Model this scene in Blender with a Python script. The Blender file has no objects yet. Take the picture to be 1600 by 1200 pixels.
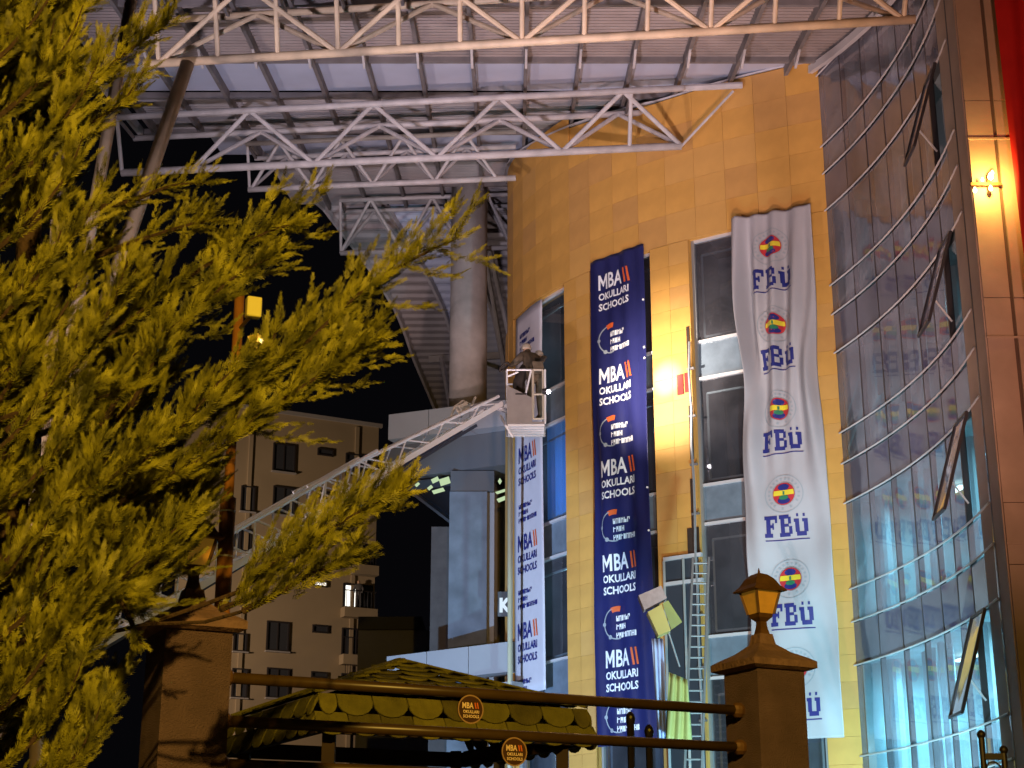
import bpy, bmesh, math, random
import numpy as np
from mathutils import Vector, Matrix
random.seed(7)
R = math.radians
sc = bpy.context.scene
col = sc.collection

# ------------------------------------------------------------------ camera
PITCH = R(18); FPX = 2530.0
cp, sp = math.cos(PITCH), math.sin(PITCH)
cd = bpy.data.cameras.new('camera'); cam = bpy.data.objects.new('camera', cd); col.objects.link(cam)
cam.location = (0, 0, 0); cam.rotation_euler = (R(90) + PITCH, 0, 0)
cd.sensor_width = 36; cd.lens = 36 * FPX / 1600; cd.clip_start = .1; cd.clip_end = 1000
sc.camera = cam
GZ = -1.6                                       # the ground is 1.6 m below the eye

# ------------------------------------------------------------------ night sky and exposure
w = bpy.data.worlds.new('World'); sc.world = w; w.use_nodes = True
bg = w.node_tree.nodes['Background']; bg.inputs[0].default_value = (.9, .85, 1.2, 1); bg.inputs[1].default_value = .0016
sc.view_settings.view_transform = 'Standard'; sc.view_settings.look = 'None'
sc.view_settings.exposure = .2; sc.view_settings.gamma = 1; sc.view_settings.use_curve_mapping = False

# ------------------------------------------------------------------ lamps (street lamps, work floods)
def lamp(kind, name, loc, energy, color, size=.3, target=None, angle=None, blend=.3):
    l = bpy.data.lights.new(name, kind); l.energy = energy; l.color = color
    if kind == 'AREA': l.size = size
    else: l.shadow_soft_size = size
    o = bpy.data.objects.new(name, l); o.location = loc; col.objects.link(o)
    if target is not None:
        o.rotation_euler = (Vector(target) - Vector(loc)).to_track_quat('-Z', 'Y').to_euler()
    if kind == 'SPOT': l.spot_size = R(angle or 60); l.spot_blend = blend
    return o
SOD = (1.0, .60, .10)
lamp('SPOT', 'street_lamp_light', (1.6, -3.5, 5.6), 6200, SOD, .12, (-1.4, 10.5, 2.2), 66, .6)
lamp('SPOT', 'truck_flood_light', (-20, 23, .3), 7500, (1.0, .78, .74), .25, (2, 40, 15), 58, .7)
lamp('SPOT', 'front_flood_light', (-4.5, 13.5, .5), 17000, (.93, .82, 1.0), .5, (-2.5, 36, 23.5), 50, .9)
lamp('SPOT', 'facade_lamp_light', (3.2, 22, 1.0), 6800, (1.0, .68, .60), .4, (4.2, 39, 17.5), 62, .9)
lamp('SPOT', 'blue_flood_light', (-12, 31, -1), 15000, (.36, .62, 1.0), .12, (0, 45, 5.5), 42, .35)
lamp('SPOT', 'plaza_flood_light', (5.6, 27, -1.2), 8500, (.45, .85, 1.0), .3, (7.2, 37.2, 4.5), 80, 1.0)
lamp('SPOT', 'right_street_lamp_light', (6.6, 14, 1.5), 5200, (1.0, .50, .34), .3, (10.0, 28, 15), 66, .8)

# ------------------------------------------------------------------ geometry helpers
def ray(u, v):
    x = (u - 800) / FPX; y = (600 - v) / FPX
    return x, cp - y * sp, sp + y * cp
def onz(u, v, z):
    r = ray(u, v); t = z / r[2]; return Vector((r[0] * t, r[1] * t, z))
def ony(u, v, Y):
    r = ray(u, v); t = Y / r[1]; return Vector((r[0] * t, Y, r[2] * t))
WL = {}
def tag(o, label=None, cat=None, group=None, kind=None):
    if label: o['label'] = label
    if cat: o['category'] = cat
    if group: o['group'] = group
    if kind: o['kind'] = kind
    return o
def thing(name, loc, label=None, cat=None, group=None, kind=None):
    o = bpy.data.objects.new(name, None); o.empty_display_size = .2; o.location = loc; col.objects.link(o)
    WL[o.name] = Vector(loc); return tag(o, label, cat, group, kind)
def put(name, me, parent=None, loc=None, rot=None):
    """link a mesh whose vertices are local to loc (world position)"""
    o = bpy.data.objects.new(name, me); col.objects.link(o)
    base = WL[parent.name] if parent is not None else Vector((0, 0, 0))
    l = Vector(loc) if loc is not None else base
    if parent is not None: o.parent = parent
    o.location = l - base
    if rot is not None: o.rotation_euler = rot
    WL[o.name] = l
    return o
class MB:
    def __init__(s): s.v = []; s.f = []; s.mi = []; s.cm = 0
    def add(s, vs, fs):
        n = len(s.v); s.v += [tuple(p) for p in vs]; s.f += [[i + n for i in f] for f in fs]; s.mi += [s.cm] * len(fs); return s
    def box(s, a, b):
        x0, y0, z0 = a; x1, y1, z1 = b
        return s.add([(x0,y0,z0),(x1,y0,z0),(x1,y1,z0),(x0,y1,z0),(x0,y0,z1),(x1,y0,z1),(x1,y1,z1),(x0,y1,z1)],
              [(0,3,2,1),(4,5,6,7),(0,1,5,4),(1,2,6,5),(2,3,7,6),(3,0,4,7)])
    def obox(s, c, ax, ay, az):
        c = Vector(c); ax = Vector(ax); ay = Vector(ay); az = Vector(az)
        P = [c + i*ax + j*ay + k*az for k in (-1,1) for i, j in ((-1,-1),(1,-1),(1,1),(-1,1))]
        return s.add(P, [(0,3,2,1),(4,5,6,7),(0,1,5,4),(1,2,6,5),(2,3,7,6),(3,0,4,7)])
    def bar(s, a, b, w, h, up=(0,0,1)):
        a = Vector(a); b = Vector(b); d = (b - a); L = d.length; d.normalize()
        sd = d.cross(Vector(up));
        if sd.length < 1e-4: sd = d.cross(Vector((0,1,0)))
        sd.normalize(); u2 = sd.cross(d)
        return s.obox((a + b) / 2, d * L / 2, sd * w / 2, u2 * h / 2)
    def tube(s, a, b, r, r2=None, n=8, cap=True):
        a = Vector(a); b = Vector(b); d = (b - a).normalized(); r2 = r if r2 is None else r2
        t = Vector((0,0,1)) if abs(d.z) < .9 else Vector((1,0,0))
        p = d.cross(t).normalized(); q = d.cross(p)
        V = []
        for c, rr in ((a, r), (b, r2)):
            V += [c + rr * (math.cos(2*math.pi*i/n) * p + math.sin(2*math.pi*i/n) * q) for i in range(n)]
        F = [(i, (i+1) % n, n + (i+1) % n, n + i) for i in range(n)]
        if cap: F += [tuple(range(n))[::-1], tuple(range(n, 2*n))]
        return s.add(V, F)
    def poly(s, pts, r, n=6):
        for a, b in zip(pts[:-1], pts[1:]): s.tube(a, b, r, n=n)
        return s
    def lathe(s, c, prof, n=16, rx=0):
        c = Vector(c); V = []; F = []
        for r, z in prof:
            V += [c + Vector((r*math.cos(2*math.pi*i/n + rx), r*math.sin(2*math.pi*i/n + rx), z)) for i in range(n)]
        for k in range(len(prof) - 1):
            for i in range(n):
                F.append((k*n+i, k*n+(i+1) % n, (k+1)*n+(i+1) % n, (k+1)*n+i))
        F += [tuple(range(n))[::-1], tuple(range((len(prof)-1)*n, len(prof)*n))]
        return s.add(V, F)
    def sheet(s, P, nu, nv):
        """P(i,j)->point, (nu+1)x(nv+1) grid"""
        V = [P(i, j) for j in range(nv+1) for i in range(nu+1)]
        F = [(j*(nu+1)+i, j*(nu+1)+i+1, (j+1)*(nu+1)+i+1, (j+1)*(nu+1)+i) for j in range(nv) for i in range(nu)]
        return s.add(V, F)
    def mesh(s, name, mats, L=(0,0,0), smooth=False):
        me = bpy.data.meshes.new(name); L = Vector(L)
        me.from_pydata([(x-L.x, y-L.y, z-L.z) for x, y, z in s.v], [], s.f)
        for m in (mats if isinstance(mats, (list, tuple)) else [mats]): me.materials.append(m)
        if any(s.mi): me.polygons.foreach_set('material_index', s.mi)
        if smooth: me.polygons.foreach_set('use_smooth', [True]*len(me.polygons))
        me.update(); return me
    def build(s, name, mats, parent=None, loc=None, smooth=False):
        L = Vector(loc) if loc is not None else (WL[parent.name] if parent is not None else Vector((0,0,0)))
        return put(name, s.mesh(name, mats, L, smooth), parent, L)

# ------------------------------------------------------------------ materials
def mat(name, color, rough=.6, metal=0, var=.0, vscale=3, bump=.0, bscale=30, spec=.5, emit=None, estr=0, dirt=None, trans=0):
    m = bpy.data.materials.new(name); m.use_nodes = True; nt = m.node_tree; b = nt.nodes['Principled BSDF']
    b.inputs['Base Color'].default_value = (*color, 1); b.inputs['Roughness'].default_value = rough
    b.inputs['Metallic'].default_value = metal; b.inputs['Specular IOR Level'].default_value = spec
    if trans: b.inputs['Transmission Weight'].default_value = trans
    if emit: b.inputs['Emission Color'].default_value = (*emit, 1); b.inputs['Emission Strength'].default_value = estr
    tc = nt.nodes.new('ShaderNodeTexCoord')
    if var:
        n = nt.nodes.new('ShaderNodeTexNoise'); n.inputs['Scale'].default_value = vscale; n.inputs['Detail'].default_value = 6
        nt.links.new(tc.outputs['Object'], n.inputs['Vector'])
        r = nt.nodes.new('ShaderNodeValToRGB'); r.color_ramp.elements[0].position = .3; r.color_ramp.elements[1].position = .7
        d = dirt or tuple(c*(1-var) for c in color)
        r.color_ramp.elements[0].color = (*d, 1)
        r.color_ramp.elements[1].color = (*[min(1, c*(1+var*.5)) for c in color], 1)
        nt.links.new(n.outputs['Fac'], r.inputs['Fac']); nt.links.new(r.outputs['Color'], b.inputs['Base Color'])
    if bump:
        n = nt.nodes.new('ShaderNodeTexNoise'); n.inputs['Scale'].default_value = bscale; n.inputs['Detail'].default_value = 5
        nt.links.new(tc.outputs['Object'], n.inputs['Vector'])
        bp = nt.nodes.new('ShaderNodeBump'); bp.inputs['Strength'].default_value = bump; bp.inputs['Distance'].default_value = .05
        nt.links.new(n.outputs['Fac'], bp.inputs['Height']); nt.links.new(bp.outputs['Normal'], b.inputs['Normal'])
    return m
def glassmat(name, tint=(.8,.9,.95), ior=1.7, rough=.02, bumps=.0, add=.0, dust_haze=0):
    m = bpy.data.materials.new(name); m.use_nodes = True; nt = m.node_tree; nt.nodes.clear()
    o = nt.nodes.new('ShaderNodeOutputMaterial'); mx = nt.nodes.new('ShaderNodeMixShader')
    t = nt.nodes.new('ShaderNodeBsdfTransparent'); t.inputs[0].default_value = (*tint, 1)
    g = nt.nodes.new('ShaderNodeBsdfGlossy'); g.inputs['Roughness'].default_value = rough; g.inputs[0].default_value = (.95,.93,1,1)
    f = nt.nodes.new('ShaderNodeFresnel'); f.inputs['IOR'].default_value = ior
    ad = nt.nodes.new('ShaderNodeMath'); ad.operation = 'ADD'; ad.use_clamp = True; ad.inputs[1].default_value = add
    nt.links.new(f.outputs[0], ad.inputs[0]); nt.links.new(ad.outputs[0], mx.inputs[0])
    nt.links.new(t.outputs[0], mx.inputs[1]); nt.links.new(g.outputs[0], mx.inputs[2])
    if dust_haze:
        df = nt.nodes.new('ShaderNodeBsdfDiffuse'); df.inputs[0].default_value = (.70,.68,.80,1); m2 = nt.nodes.new('ShaderNodeMixShader')  # dusty lilac coat, added to brighten the dark glass
        t2 = nt.nodes.new('ShaderNodeTexCoord'); n2 = nt.nodes.new('ShaderNodeTexNoise'); n2.inputs['Scale'].default_value = .8; n2.inputs['Detail'].default_value = 5
        mr = nt.nodes.new('ShaderNodeMapRange'); mr.inputs[1].default_value = .3; mr.inputs[2].default_value = .7; mr.inputs[3].default_value = dust_haze*.5; mr.inputs[4].default_value = dust_haze*1.5
        nt.links.new(t2.outputs['Object'], n2.inputs['Vector']); nt.links.new(n2.outputs['Fac'], mr.inputs[0]); nt.links.new(mr.outputs[0], m2.inputs[0])
        nt.links.new(mx.outputs[0], m2.inputs[1]); nt.links.new(df.outputs[0], m2.inputs[2]); nt.links.new(m2.outputs[0], o.inputs[0])
    else: nt.links.new(mx.outputs[0], o.inputs[0])
    if bumps:
        tc = nt.nodes.new('ShaderNodeTexCoord'); n = nt.nodes.new('ShaderNodeTexNoise'); n.inputs['Scale'].default_value = .9
        nt.links.new(tc.outputs['Object'], n.inputs['Vector'])
        bp = nt.nodes.new('ShaderNodeBump'); bp.inputs['Strength'].default_value = bumps; bp.inputs['Distance'].default_value = .05
        nt.links.new(n.outputs['Fac'], bp.inputs['Height'])
        nt.links.new(bp.outputs['Normal'], g.inputs['Normal']); nt.links.new(bp.outputs['Normal'], f.inputs['Normal'])
    return m
def emis(name, color, s):
    m = bpy.data.materials.new(name); m.use_nodes = True; nt = m.node_tree; nt.nodes.clear()
    o = nt.nodes.new('ShaderNodeOutputMaterial'); e = nt.nodes.new('ShaderNodeEmission')
    e.inputs[0].default_value = (*color, 1); e.inputs[1].default_value = s; nt.links.new(e.outputs[0], o.inputs[0]); return m
M = dict(
    asphalt=mat('asphalt', (.05,.05,.052), .9, var=.3, bump=.3, bscale=60),
    orange=mat('ochre_panel', (.64,.335,.075), .6, var=.16, vscale=1.2, bump=.06, bscale=3),
    orange3=mat('ochre_panel_faded', (.63,.34,.09), .6, var=.10, vscale=1.4, bump=.06, bscale=3),
    orange2=mat('ochre_panel_worn', (.57,.30,.085), .6, var=.14, vscale=1.6, bump=.06, bscale=3),
    joint=mat('joint', (.16,.09,.03), .9),
    frame=mat('aluminium_frame', (.34,.35,.36), .4, .4),
    darkframe=mat('dark_frame', (.045,.04,.045), .4, .3),
    rail=mat('pale_rail', (.62,.60,.62), .4, .2),
    steel=mat('painted_steel', (.50,.47,.47), .5, 0, var=.22, vscale=2.5),
    steeld=mat('purlin_steel', (.19,.17,.17), .6, 0, var=.25, vscale=2),
    warmlit=mat('warmlit_steel', (.66,.50,.34), .55, 0, var=.25, vscale=2),  # sodium glow on the steel put into its base colour
    sheet=mat('roof_sheet', (.32,.29,.29), .5, .1, var=.25, vscale=.8),
    sheetb=mat('brown_roof_sheet', (.25,.205,.19), .5, .1, var=.25, vscale=.8),
    panel=mat('bluelit_white_panel', (.52,.56,.70), .5, 0, var=.12, vscale=.7),  # blue floodlight on the white panels mixed into their colour
    glass=glassmat('window_glass', (.60,.68,.74), 1.6, .03, .08, .04, .05),
    bayglass=glassmat('bay_glass', (.62,.82,.88), 1.6, .04, .12, .06, .19),
    spandrel=mat('spandrel_glass', (.05,.055,.07), .15, 0, spec=.9), bayspan=mat('bay_spandrel', (.15,.145,.19), .08, 0, spec=1.0, var=.15, vscale=1.2),
    spanblue=mat('spandrel_panel', (.16,.20,.25), .25, 0, var=.2),
    baypanel=mat('dark_cladding', (.27,.23,.27), .4, 0, var=.2, vscale=.8),
    room=mat('room_wall', (.30,.32,.33), .8, var=.15),
    roomd=mat('room_dark', (.10,.10,.115), .8, var=.5, vscale=1),
    navy=mat('navy_vinyl', (.020,.022,.105), .30, 0, var=.12, vscale=1),
    whitev=mat('white_vinyl', (.60,.57,.64), .45, 0, var=.05),
    white=mat('white_fabric', (.44,.42,.45), .55, 0, var=.06, vscale=1.5),
    pw=mat('print_white', (.85,.85,.87), .5), pn=mat('print_navy', (.02,.025,.18), .5),
    po=mat('print_orange', (.75,.13,.03), .5), pg=mat('print_grey', (.33,.36,.40), .5),
    pr=mat('print_red', (.50,.03,.04), .5), py=mat('print_yellow', (.80,.62,.04), .5), pgr=mat('print_green', (.03,.20,.10), .5),
    stone=mat('stone_slab', (.42,.30,.23), .55, 0, var=.18, vscale=1.3, bump=.08, bscale=8),
    stonej=mat('stone_joint', (.10,.06,.045), .9),
    red=mat('red_fabric', (.55,.012,.008), .6, 0, var=.15, vscale=2),
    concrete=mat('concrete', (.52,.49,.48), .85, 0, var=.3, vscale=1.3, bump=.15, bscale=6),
    concreteb=mat('bluelit_concrete', (.17,.195,.24), .85, 0, var=.3, vscale=1.6, bump=.15, bscale=6),  # blue floodlight partly put into the concrete's own colour
    greypan=mat('grey_panel', (.36,.35,.37), .6, 0, var=.1, vscale=.6),
    darkpan=mat('dark_grey_panel', (.12,.12,.13), .6, 0, var=.1, vscale=.6),
    apt=mat('beige_render', (.36,.29,.20), .9, 0, var=.12, vscale=.3),
    tower=mat('truck_white', (.82,.82,.88), .4, .1),
    ladderd=mat('ladder_dark', (.05,.06,.10), .5, .3),
    basket=mat('basket_grey', (.32,.29,.29), .5, .2, var=.12, vscale=4),
    uniform=mat('dark_uniform', (.035,.028,.026), .8), reflect=mat('reflective_strip', (.6,.58,.5), .4),
    skin=mat('skin', (.45,.28,.2), .6), helmet=mat('pale_helmet', (.45,.40,.33), .35),
    plaster=mat('pillar_plaster', (.19,.118,.13), .9, 0, var=.28, vscale=3.5, bump=.8, bscale=110),
    cap=mat('pillar_cap', (.24,.14,.12), .8, 0, var=.3, vscale=6, bump=.4, bscale=30),
    brown=mat('brown_rail_paint', (.070,.040,.009), .35, 0, var=.25, vscale=5),
    iron=mat('black_iron', (.025,.018,.015), .45, .3),
    lampmetal=mat('lantern_metal', (.16,.08,.03), .5, .2, var=.3, vscale=12),
    amber=mat('amber_glass', (.70,.36,.05), .25, 0, emit=(1,.5,.05), estr=.07, var=.2, vscale=9),
    shingle=mat('green_shingle', (.24,.22,.03), .9, 0, var=.18, vscale=9, bump=.5, bscale=60),
    shingleb=mat('shingle_edge', (.05,.03,.012), .9),
    wood=mat('dark_wood', (.045,.022,.012), .7, 0, var=.3),
    bark=mat('bark', (.07,.04,.025), .9, 0, var=.3, vscale=12, bump=.6),
    polewood=mat('sodium_lit_pole', (.36,.15,.03), .6, 0, var=.3, vscale=6),  # orange sodium light on the pole put into its colour
    yellow=mat('yellow_plastic', (.40,.38,.12), .5, 0, var=.08), 
    greybox=mat('grey_box', (.30,.27,.27), .6, 0, var=.2, vscale=8),
    paleblue=mat('pale_blue_cloth', (.45,.52,.75), .6, 0, var=.2),
    curtainb=mat('glow_blue_curtain', (.10,.36,.80), .7, emit=(.1,.4,.9), estr=.12),  # faint emission stands in for room light on the cloth
    tube=emis('lit_tube', (.75,1,.95), 5), hot=emis('hot_bulb', (1,.72,.25), 14), spot=emis('work_lamp_lens', (1,.93,.95), 30),
    litroom=emis('lit_window', (1,.95,.85), 1.6), reflgreen=emis('green_reflection', (.65,.85,.5), .7), cyan=emis('cyan_panel', (.30,.85,1), .9),  # the green glow stands in for reflections in the soffit glass
    letter=emis('sign_letter', (.7,.85,1), .9),
)
def leafmat(name, c1, c2):
    m = bpy.data.materials.new(name); m.use_nodes = True; nt = m.node_tree; b = nt.nodes['Principled BSDF']
    b.inputs['Roughness'].default_value = .6
    tc = nt.nodes.new('ShaderNodeTexCoord'); n = nt.nodes.new('ShaderNodeTexNoise'); n.inputs['Scale'].default_value = 7; n.inputs['Detail'].default_value = 8
    r = nt.nodes.new('ShaderNodeValToRGB'); r.color_ramp.elements[0].position = .35; r.color_ramp.elements[1].position = .68
    r.color_ramp.elements[0].color = (*c1, 1); r.color_ramp.elements[1].color = (*c2, 1)
    nt.links.new(tc.outputs['Object'], n.inputs['Vector']); nt.links.new(n.outputs['Fac'], r.inputs['Fac']); nt.links.new(r.outputs[0], b.inputs['Base Color'])
    t = nt.nodes.new('ShaderNodeBsdfTranslucent'); nt.links.new(r.outputs[0], t.inputs[0])
    mx = nt.nodes.new('ShaderNodeMixShader'); mx.inputs[0].default_value = .12
    nt.links.new(b.outputs[0], mx.inputs[1]); nt.links.new(t.outputs[0], mx.inputs[2])
    nt.links.new(mx.outputs[0], nt.nodes['Material Output'].inputs[0]); return m
M['leaf'] = leafmat('conifer_leaf', (.075,.08,.008), (.50,.48,.038))  # dark to bright range puts shade and highlights into the leaves

# ------------------------------------------------------------------ ground
MB().box((-150, -60, GZ-.3), (150, 250, GZ)).build('ground', M['asphalt'])
tag(bpy.data.objects['ground'], kind='structure')
MB().box((-150, 8.2, GZ), (150, 9.6, GZ+.12)).build('pavement', mat('paving', (.25,.23,.21), .9, var=.2, bump=.2))
tag(bpy.data.objects['pavement'], kind='structure')

# ------------------------------------------------------------------ plan curve of the ochre wall
ctrl = [(.25,50),(-.05,48.6),(-.17,47.2),(-.12,45.9),(.12,44.6),(.52,43.6),(.95,42.75),(1.47,41.9),(2.07,41.1),(2.75,40.35),(3.55,39.6),(4.55,38.85),(5.61,38.15),(6.7,37.55),(7.85,37.0)]
def catmull(P, n=12):
    out = []
    P = [Vector((*p, 0)) for p in P]
    Q = [P[0]*2 - P[1]] + P + [P[-1]*2 - P[-2]]
    for i in range(1, len(Q) - 2):
        for k in range(n):
            t = k / n
            a, b, c, d = Q[i-1], Q[i], Q[i+1], Q[i+2]
            out.append(.5*((2*b) + (c-a)*t + (2*a-5*b+4*c-d)*t*t + (3*b-a-3*c+d)*t**3))
    out.append(P[-1]); return out
WP = catmull(ctrl)
WS = [0]
for a, b in zip(WP[:-1], WP[1:]): WS.append(WS[-1] + (b-a).length)
WS = np.array(WS); WX = np.array([p.x for p in WP]); WY = np.array([p.y for p in WP]); SMAX = WS[-1]
def Wt(s):
    e = .05; a = max(0, s-e); b = min(SMAX, s+e)
    t = Vector((np.interp(b, WS, WX)-np.interp(a, WS, WX), np.interp(b, WS, WY)-np.interp(a, WS, WY), 0)); return t.normalized()
def Wp(s, off=0, z=0):
    """point on the wall; off > 0 stands proud towards the camera"""
    t = Wt(s); n = Vector((t.y, -t.x, 0))
    ex = max(0, s-SMAX)
    p = Vector((float(np.interp(s, WS, WX)), float(np.interp(s, WS, WY)), z)) + t*ex
    return p + n*off
def hit(u, v):
    r = ray(u, v); q = r[0]/r[1]; best = None
    for i in range(len(WP)-1, 0, -1):
        a = WP[i].x/WP[i].y - q; b = WP[i-1].x/WP[i-1].y - q
        if a >= 0 >= b or a <= 0 <= b:
            f = a/(a-b) if a != b else 0
            s = WS[i] + (WS[i-1]-WS[i])*f; Y = WP[i].y + (WP[i-1].y-WP[i].y)*f
            return s, Y*r[2]/r[1]
    return (0 if q < 0 else SMAX), 40*r[2]/r[1]

# window columns (arc length ranges)
c1 = (hit(804, 800)[0], hit(886, 800)[0]); c2 = (hit(928, 800)[0], hit(1027, 800)[0]); c3 = (hit(1089, 740)[0], hit(1268, 740)[0])
HEAD = 16.55; ZB = GZ
RZ = [-1.05, -.29, 1.5, 2.5, 5.29, 6.28, 9.05, 10.03, 12.80, 13.79, 16.55]   # transoms
hall = thing('school_building', Wp(c2[0], 0, GZ), 'curved ochre panelled building wall with three tall window strips behind the banners', 'building')
TOPZ = 20.75
def topz(s): return max(TOPZ, 21.15+.19*(Wp(s).y-39.3)-.38)
# backing wall, strip by strip
def wallstrip(s0, s1, z0, z1, off=-.03, th=.4, mt='joint', name='wall_core'):
    n = max(1, int((s1-s0)/.4)); b = MB()
    P = [s0 + (s1-s0)*i/n for i in range(n+1)]
    Z1 = (lambda q: z1) if z1 != TOPZ else topz
    b.sheet(lambda i, j: Wp(P[i], off, z0 if j == 0 else Z1(P[i])), n, 1)
    b.sheet(lambda i, j: Wp(P[n-i], off-th, z0 if j == 0 else Z1(P[n-i])), n, 1)
    for e in (s0, s1):
        b.add([Wp(e, off, z0), Wp(e, off-th, z0), Wp(e, off-th, Z1(e)), Wp(e, off, Z1(e))], [(0,1,2,3) if e == s0 else (3,2,1,0)])
    b.sheet(lambda i, j: Wp(P[i], off-th*(1-j), z0), n, 1)
    return b.build(name, M[mt], hall)
strips = [(0, c1[0]), (c1[1], c2[0]), (c2[1], c3[0]), (c3[1], SMAX)]
for a, b in strips: wallstrip(a, b, ZB, HEAD, mt='orange')
wallstrip(0, SMAX, HEAD+.002, TOPZ, mt='orange')
npan = 0; extra = MB()
def tiles(s0, s1, z0, z1, ts, tz, gap=.005):
    global npan
    n = max(1, round((s1-s0)/ts)); wd = (s1-s0)/n; m = round((z1-z0)/tz); hz = (z1-z0)/m
    me = None
    for i in range(n):
        sm = s0 + wd*(i+.5); t = Wt(sm); nn = Vector((t.y, -t.x, 0)); ang = math.atan2(t.y, t.x)
        a0 = Wp(s0+wd*i, 0); a1 = Wp(s0+wd*(i+1), 0); cen = (a0+a1)/2; t = (a1-a0).normalized(); nn = Vector((t.y,-t.x,0)); ang = math.atan2(t.y, t.x)
        wdc = (a1-a0).length
        mm = [MB().box((-wdc/2+gap/2, -.03, -hz/2+gap/2), (wdc/2-gap/2, .005, hz/2-gap/2)).mesh('panel', M[q]) for q in ('orange', 'orange2', 'orange3')]
        mk = m if z1 != TOPZ else max(m, round((topz(sm)-.1-z0)/hz))
        for k in range(mk):
            me = mm[random.choice((0,0,0,1,2))]
            z = z0 + hz*(k+.5); c = cen + nn*random.uniform(0, .003); c.z = z
            if z > 3.0 and npan < 298:
                put('panel', me, hall, c, (random.uniform(-.003,.003), 0, ang)); npan += 1
            else:
                extra.obox(c, t*(wdc-gap)/2, Vector((0,0,1))*(hz-gap)/2, nn*.02)
for (a, b) in strips[1:]: tiles(a+.005, b-.005, 3.1, HEAD, .56, .62)
tiles(c1[0]-.9, SMAX, HEAD+.01, TOPZ, .86, .84)
for (a, b) in strips[1:]: tiles(a+.005, b-.005, ZB, 3.1, .56, .62)
tiles(0, c1[0]-.02, ZB, HEAD, .8, .8)
o = extra.build('panel_rows', M['orange'], hall); tag(o, kind='stuff')
# parapet flashing
b = MB(); n = 40
b.sheet(lambda i, j: Wp(SMAX*i/n, .06, topz(SMAX*i/n) + .06*j), n, 1); b.sheet(lambda i, j: Wp(SMAX*i/n, .06-.4*j, topz(SMAX*i/n)+.06), n, 1)
b.build('roof_trim', M['rail'], hall)
# glazing of the three strips
def col_win(c, jamb=.12, back=.32, splits=1, curtain=False, zmin=ZB):
    s0, s1 = c; n = 4
    # frame
    for s in [s0+.04, s1-.04] + [s0+(s1-s0)*k/splits for k in range(1, splits)]:
        p = Wp(s, -.2); t = Wt(s); nn = Vector((t.y,-t.x,0))
        MB().obox((p.x, p.y, (zmin+HEAD)/2), t*.04, nn*.07, Vector((0,0,(HEAD-zmin)/2))).build('window_mullion', M['frame'], hall)
    for z in RZ:
        if z < zmin: continue
        b = MB()
        for k in range(n):
            a = Wp(s0+.05+(s1-s0-.1)*k/n, -.19, z-.03); e = Wp(s0+.05+(s1-s0-.1)*(k+1)/n, -.19, z-.03)
            b.bar(a, e, .12, .07)
        b.build('transom', M['rail'], hall)
    for zi in range(len(RZ)-1):
        z0, z1 = RZ[zi]+.005, RZ[zi+1]-.065; span = (z1-z0) < 1.2
        if z0 < zmin: continue
        for k in range(splits):
            a = s0+.08+(s1-s0-.16)*k/splits + (.04 if k else 0); e = s0+.08+(s1-s0-.16)*(k+1)/splits - (.04 if k < splits-1 else 0)
            b = MB(); m = 2
            b.sheet(lambda i, j: Wp(a+(e-a)*i/m, -.2, z0+(z1-z0)*j), m, 1)
            g = b.build('spandrel' if span else 'pane', M['spanblue' if span else 'glass'], hall)
            if not span:
                fb = MB()       # inner opening sash
                zt = z1-.35; ai = a+.16; ei = e-.1
                if ei-ai > .3:
                    for q in (ai, ei): fb.bar(Wp(q, -.25, z0+.1), Wp(q, -.25, zt), .05, .05)
                    for q in (z0+.1, zt): fb.bar(Wp(ai, -.25, q), Wp(ei, -.25, q), .05, .05)
                    fb.build('sash', M['frame'], hall)
    # dim room behind
    b = MB(); b.sheet(lambda i, j: Wp(s0+(s1-s0)*i/n, -1.6, zmin+(HEAD-zmin)*j), n, 1)
    for e in (s0, s1): b.add([Wp(e, -.42, zmin), Wp(e, -1.6, zmin), Wp(e, -1.6, HEAD), Wp(e, -.42, HEAD)], [(0,1,2,3)])
    for z in RZ[4::2]: b.sheet(lambda i, j: Wp(s0+(s1-s0)*i/n, -.42-1.15*j, z+.3), n, 1)
    b.build('room_interior', M['roomd'], hall)
col_win(c1); col_win(c2); col_win(c3, splits=2)
for c_, zz_, e_, cc_ in ((c1, 14.6, 9, (.55,.9,1)), (c1, 11.2, 14, (.4,.75,1)), (c1, 7.6, 9, (.4,.85,1)), (c1, 4, 9, (.3,.8,1)), (c3, 15.2, 2.5, (.8,.7,.9)), (c3, 11.2, 5, (.6,.75,1)), (c3, 7.2, 3, (.8,.7,.9)), (c2, 11.4, 4, (.6,.8,1))):
    lamp('POINT', 'room_light', Wp((c_[0]+c_[1])/2, -.95, zz_+.6), e_, cc_, .1)
# blue curtain gathered behind the left strip
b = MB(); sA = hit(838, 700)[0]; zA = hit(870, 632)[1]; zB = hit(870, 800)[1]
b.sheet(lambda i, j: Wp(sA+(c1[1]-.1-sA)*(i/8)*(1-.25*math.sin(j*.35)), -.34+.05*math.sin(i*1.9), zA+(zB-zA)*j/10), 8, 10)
o = b.build('window_curtain', M['curtainb'], None, Wp(c1[1]-.3, -.3, zB), True); tag(o, 'bright blue curtain gathered inside the leftmost window strip', 'curtain')
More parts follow.
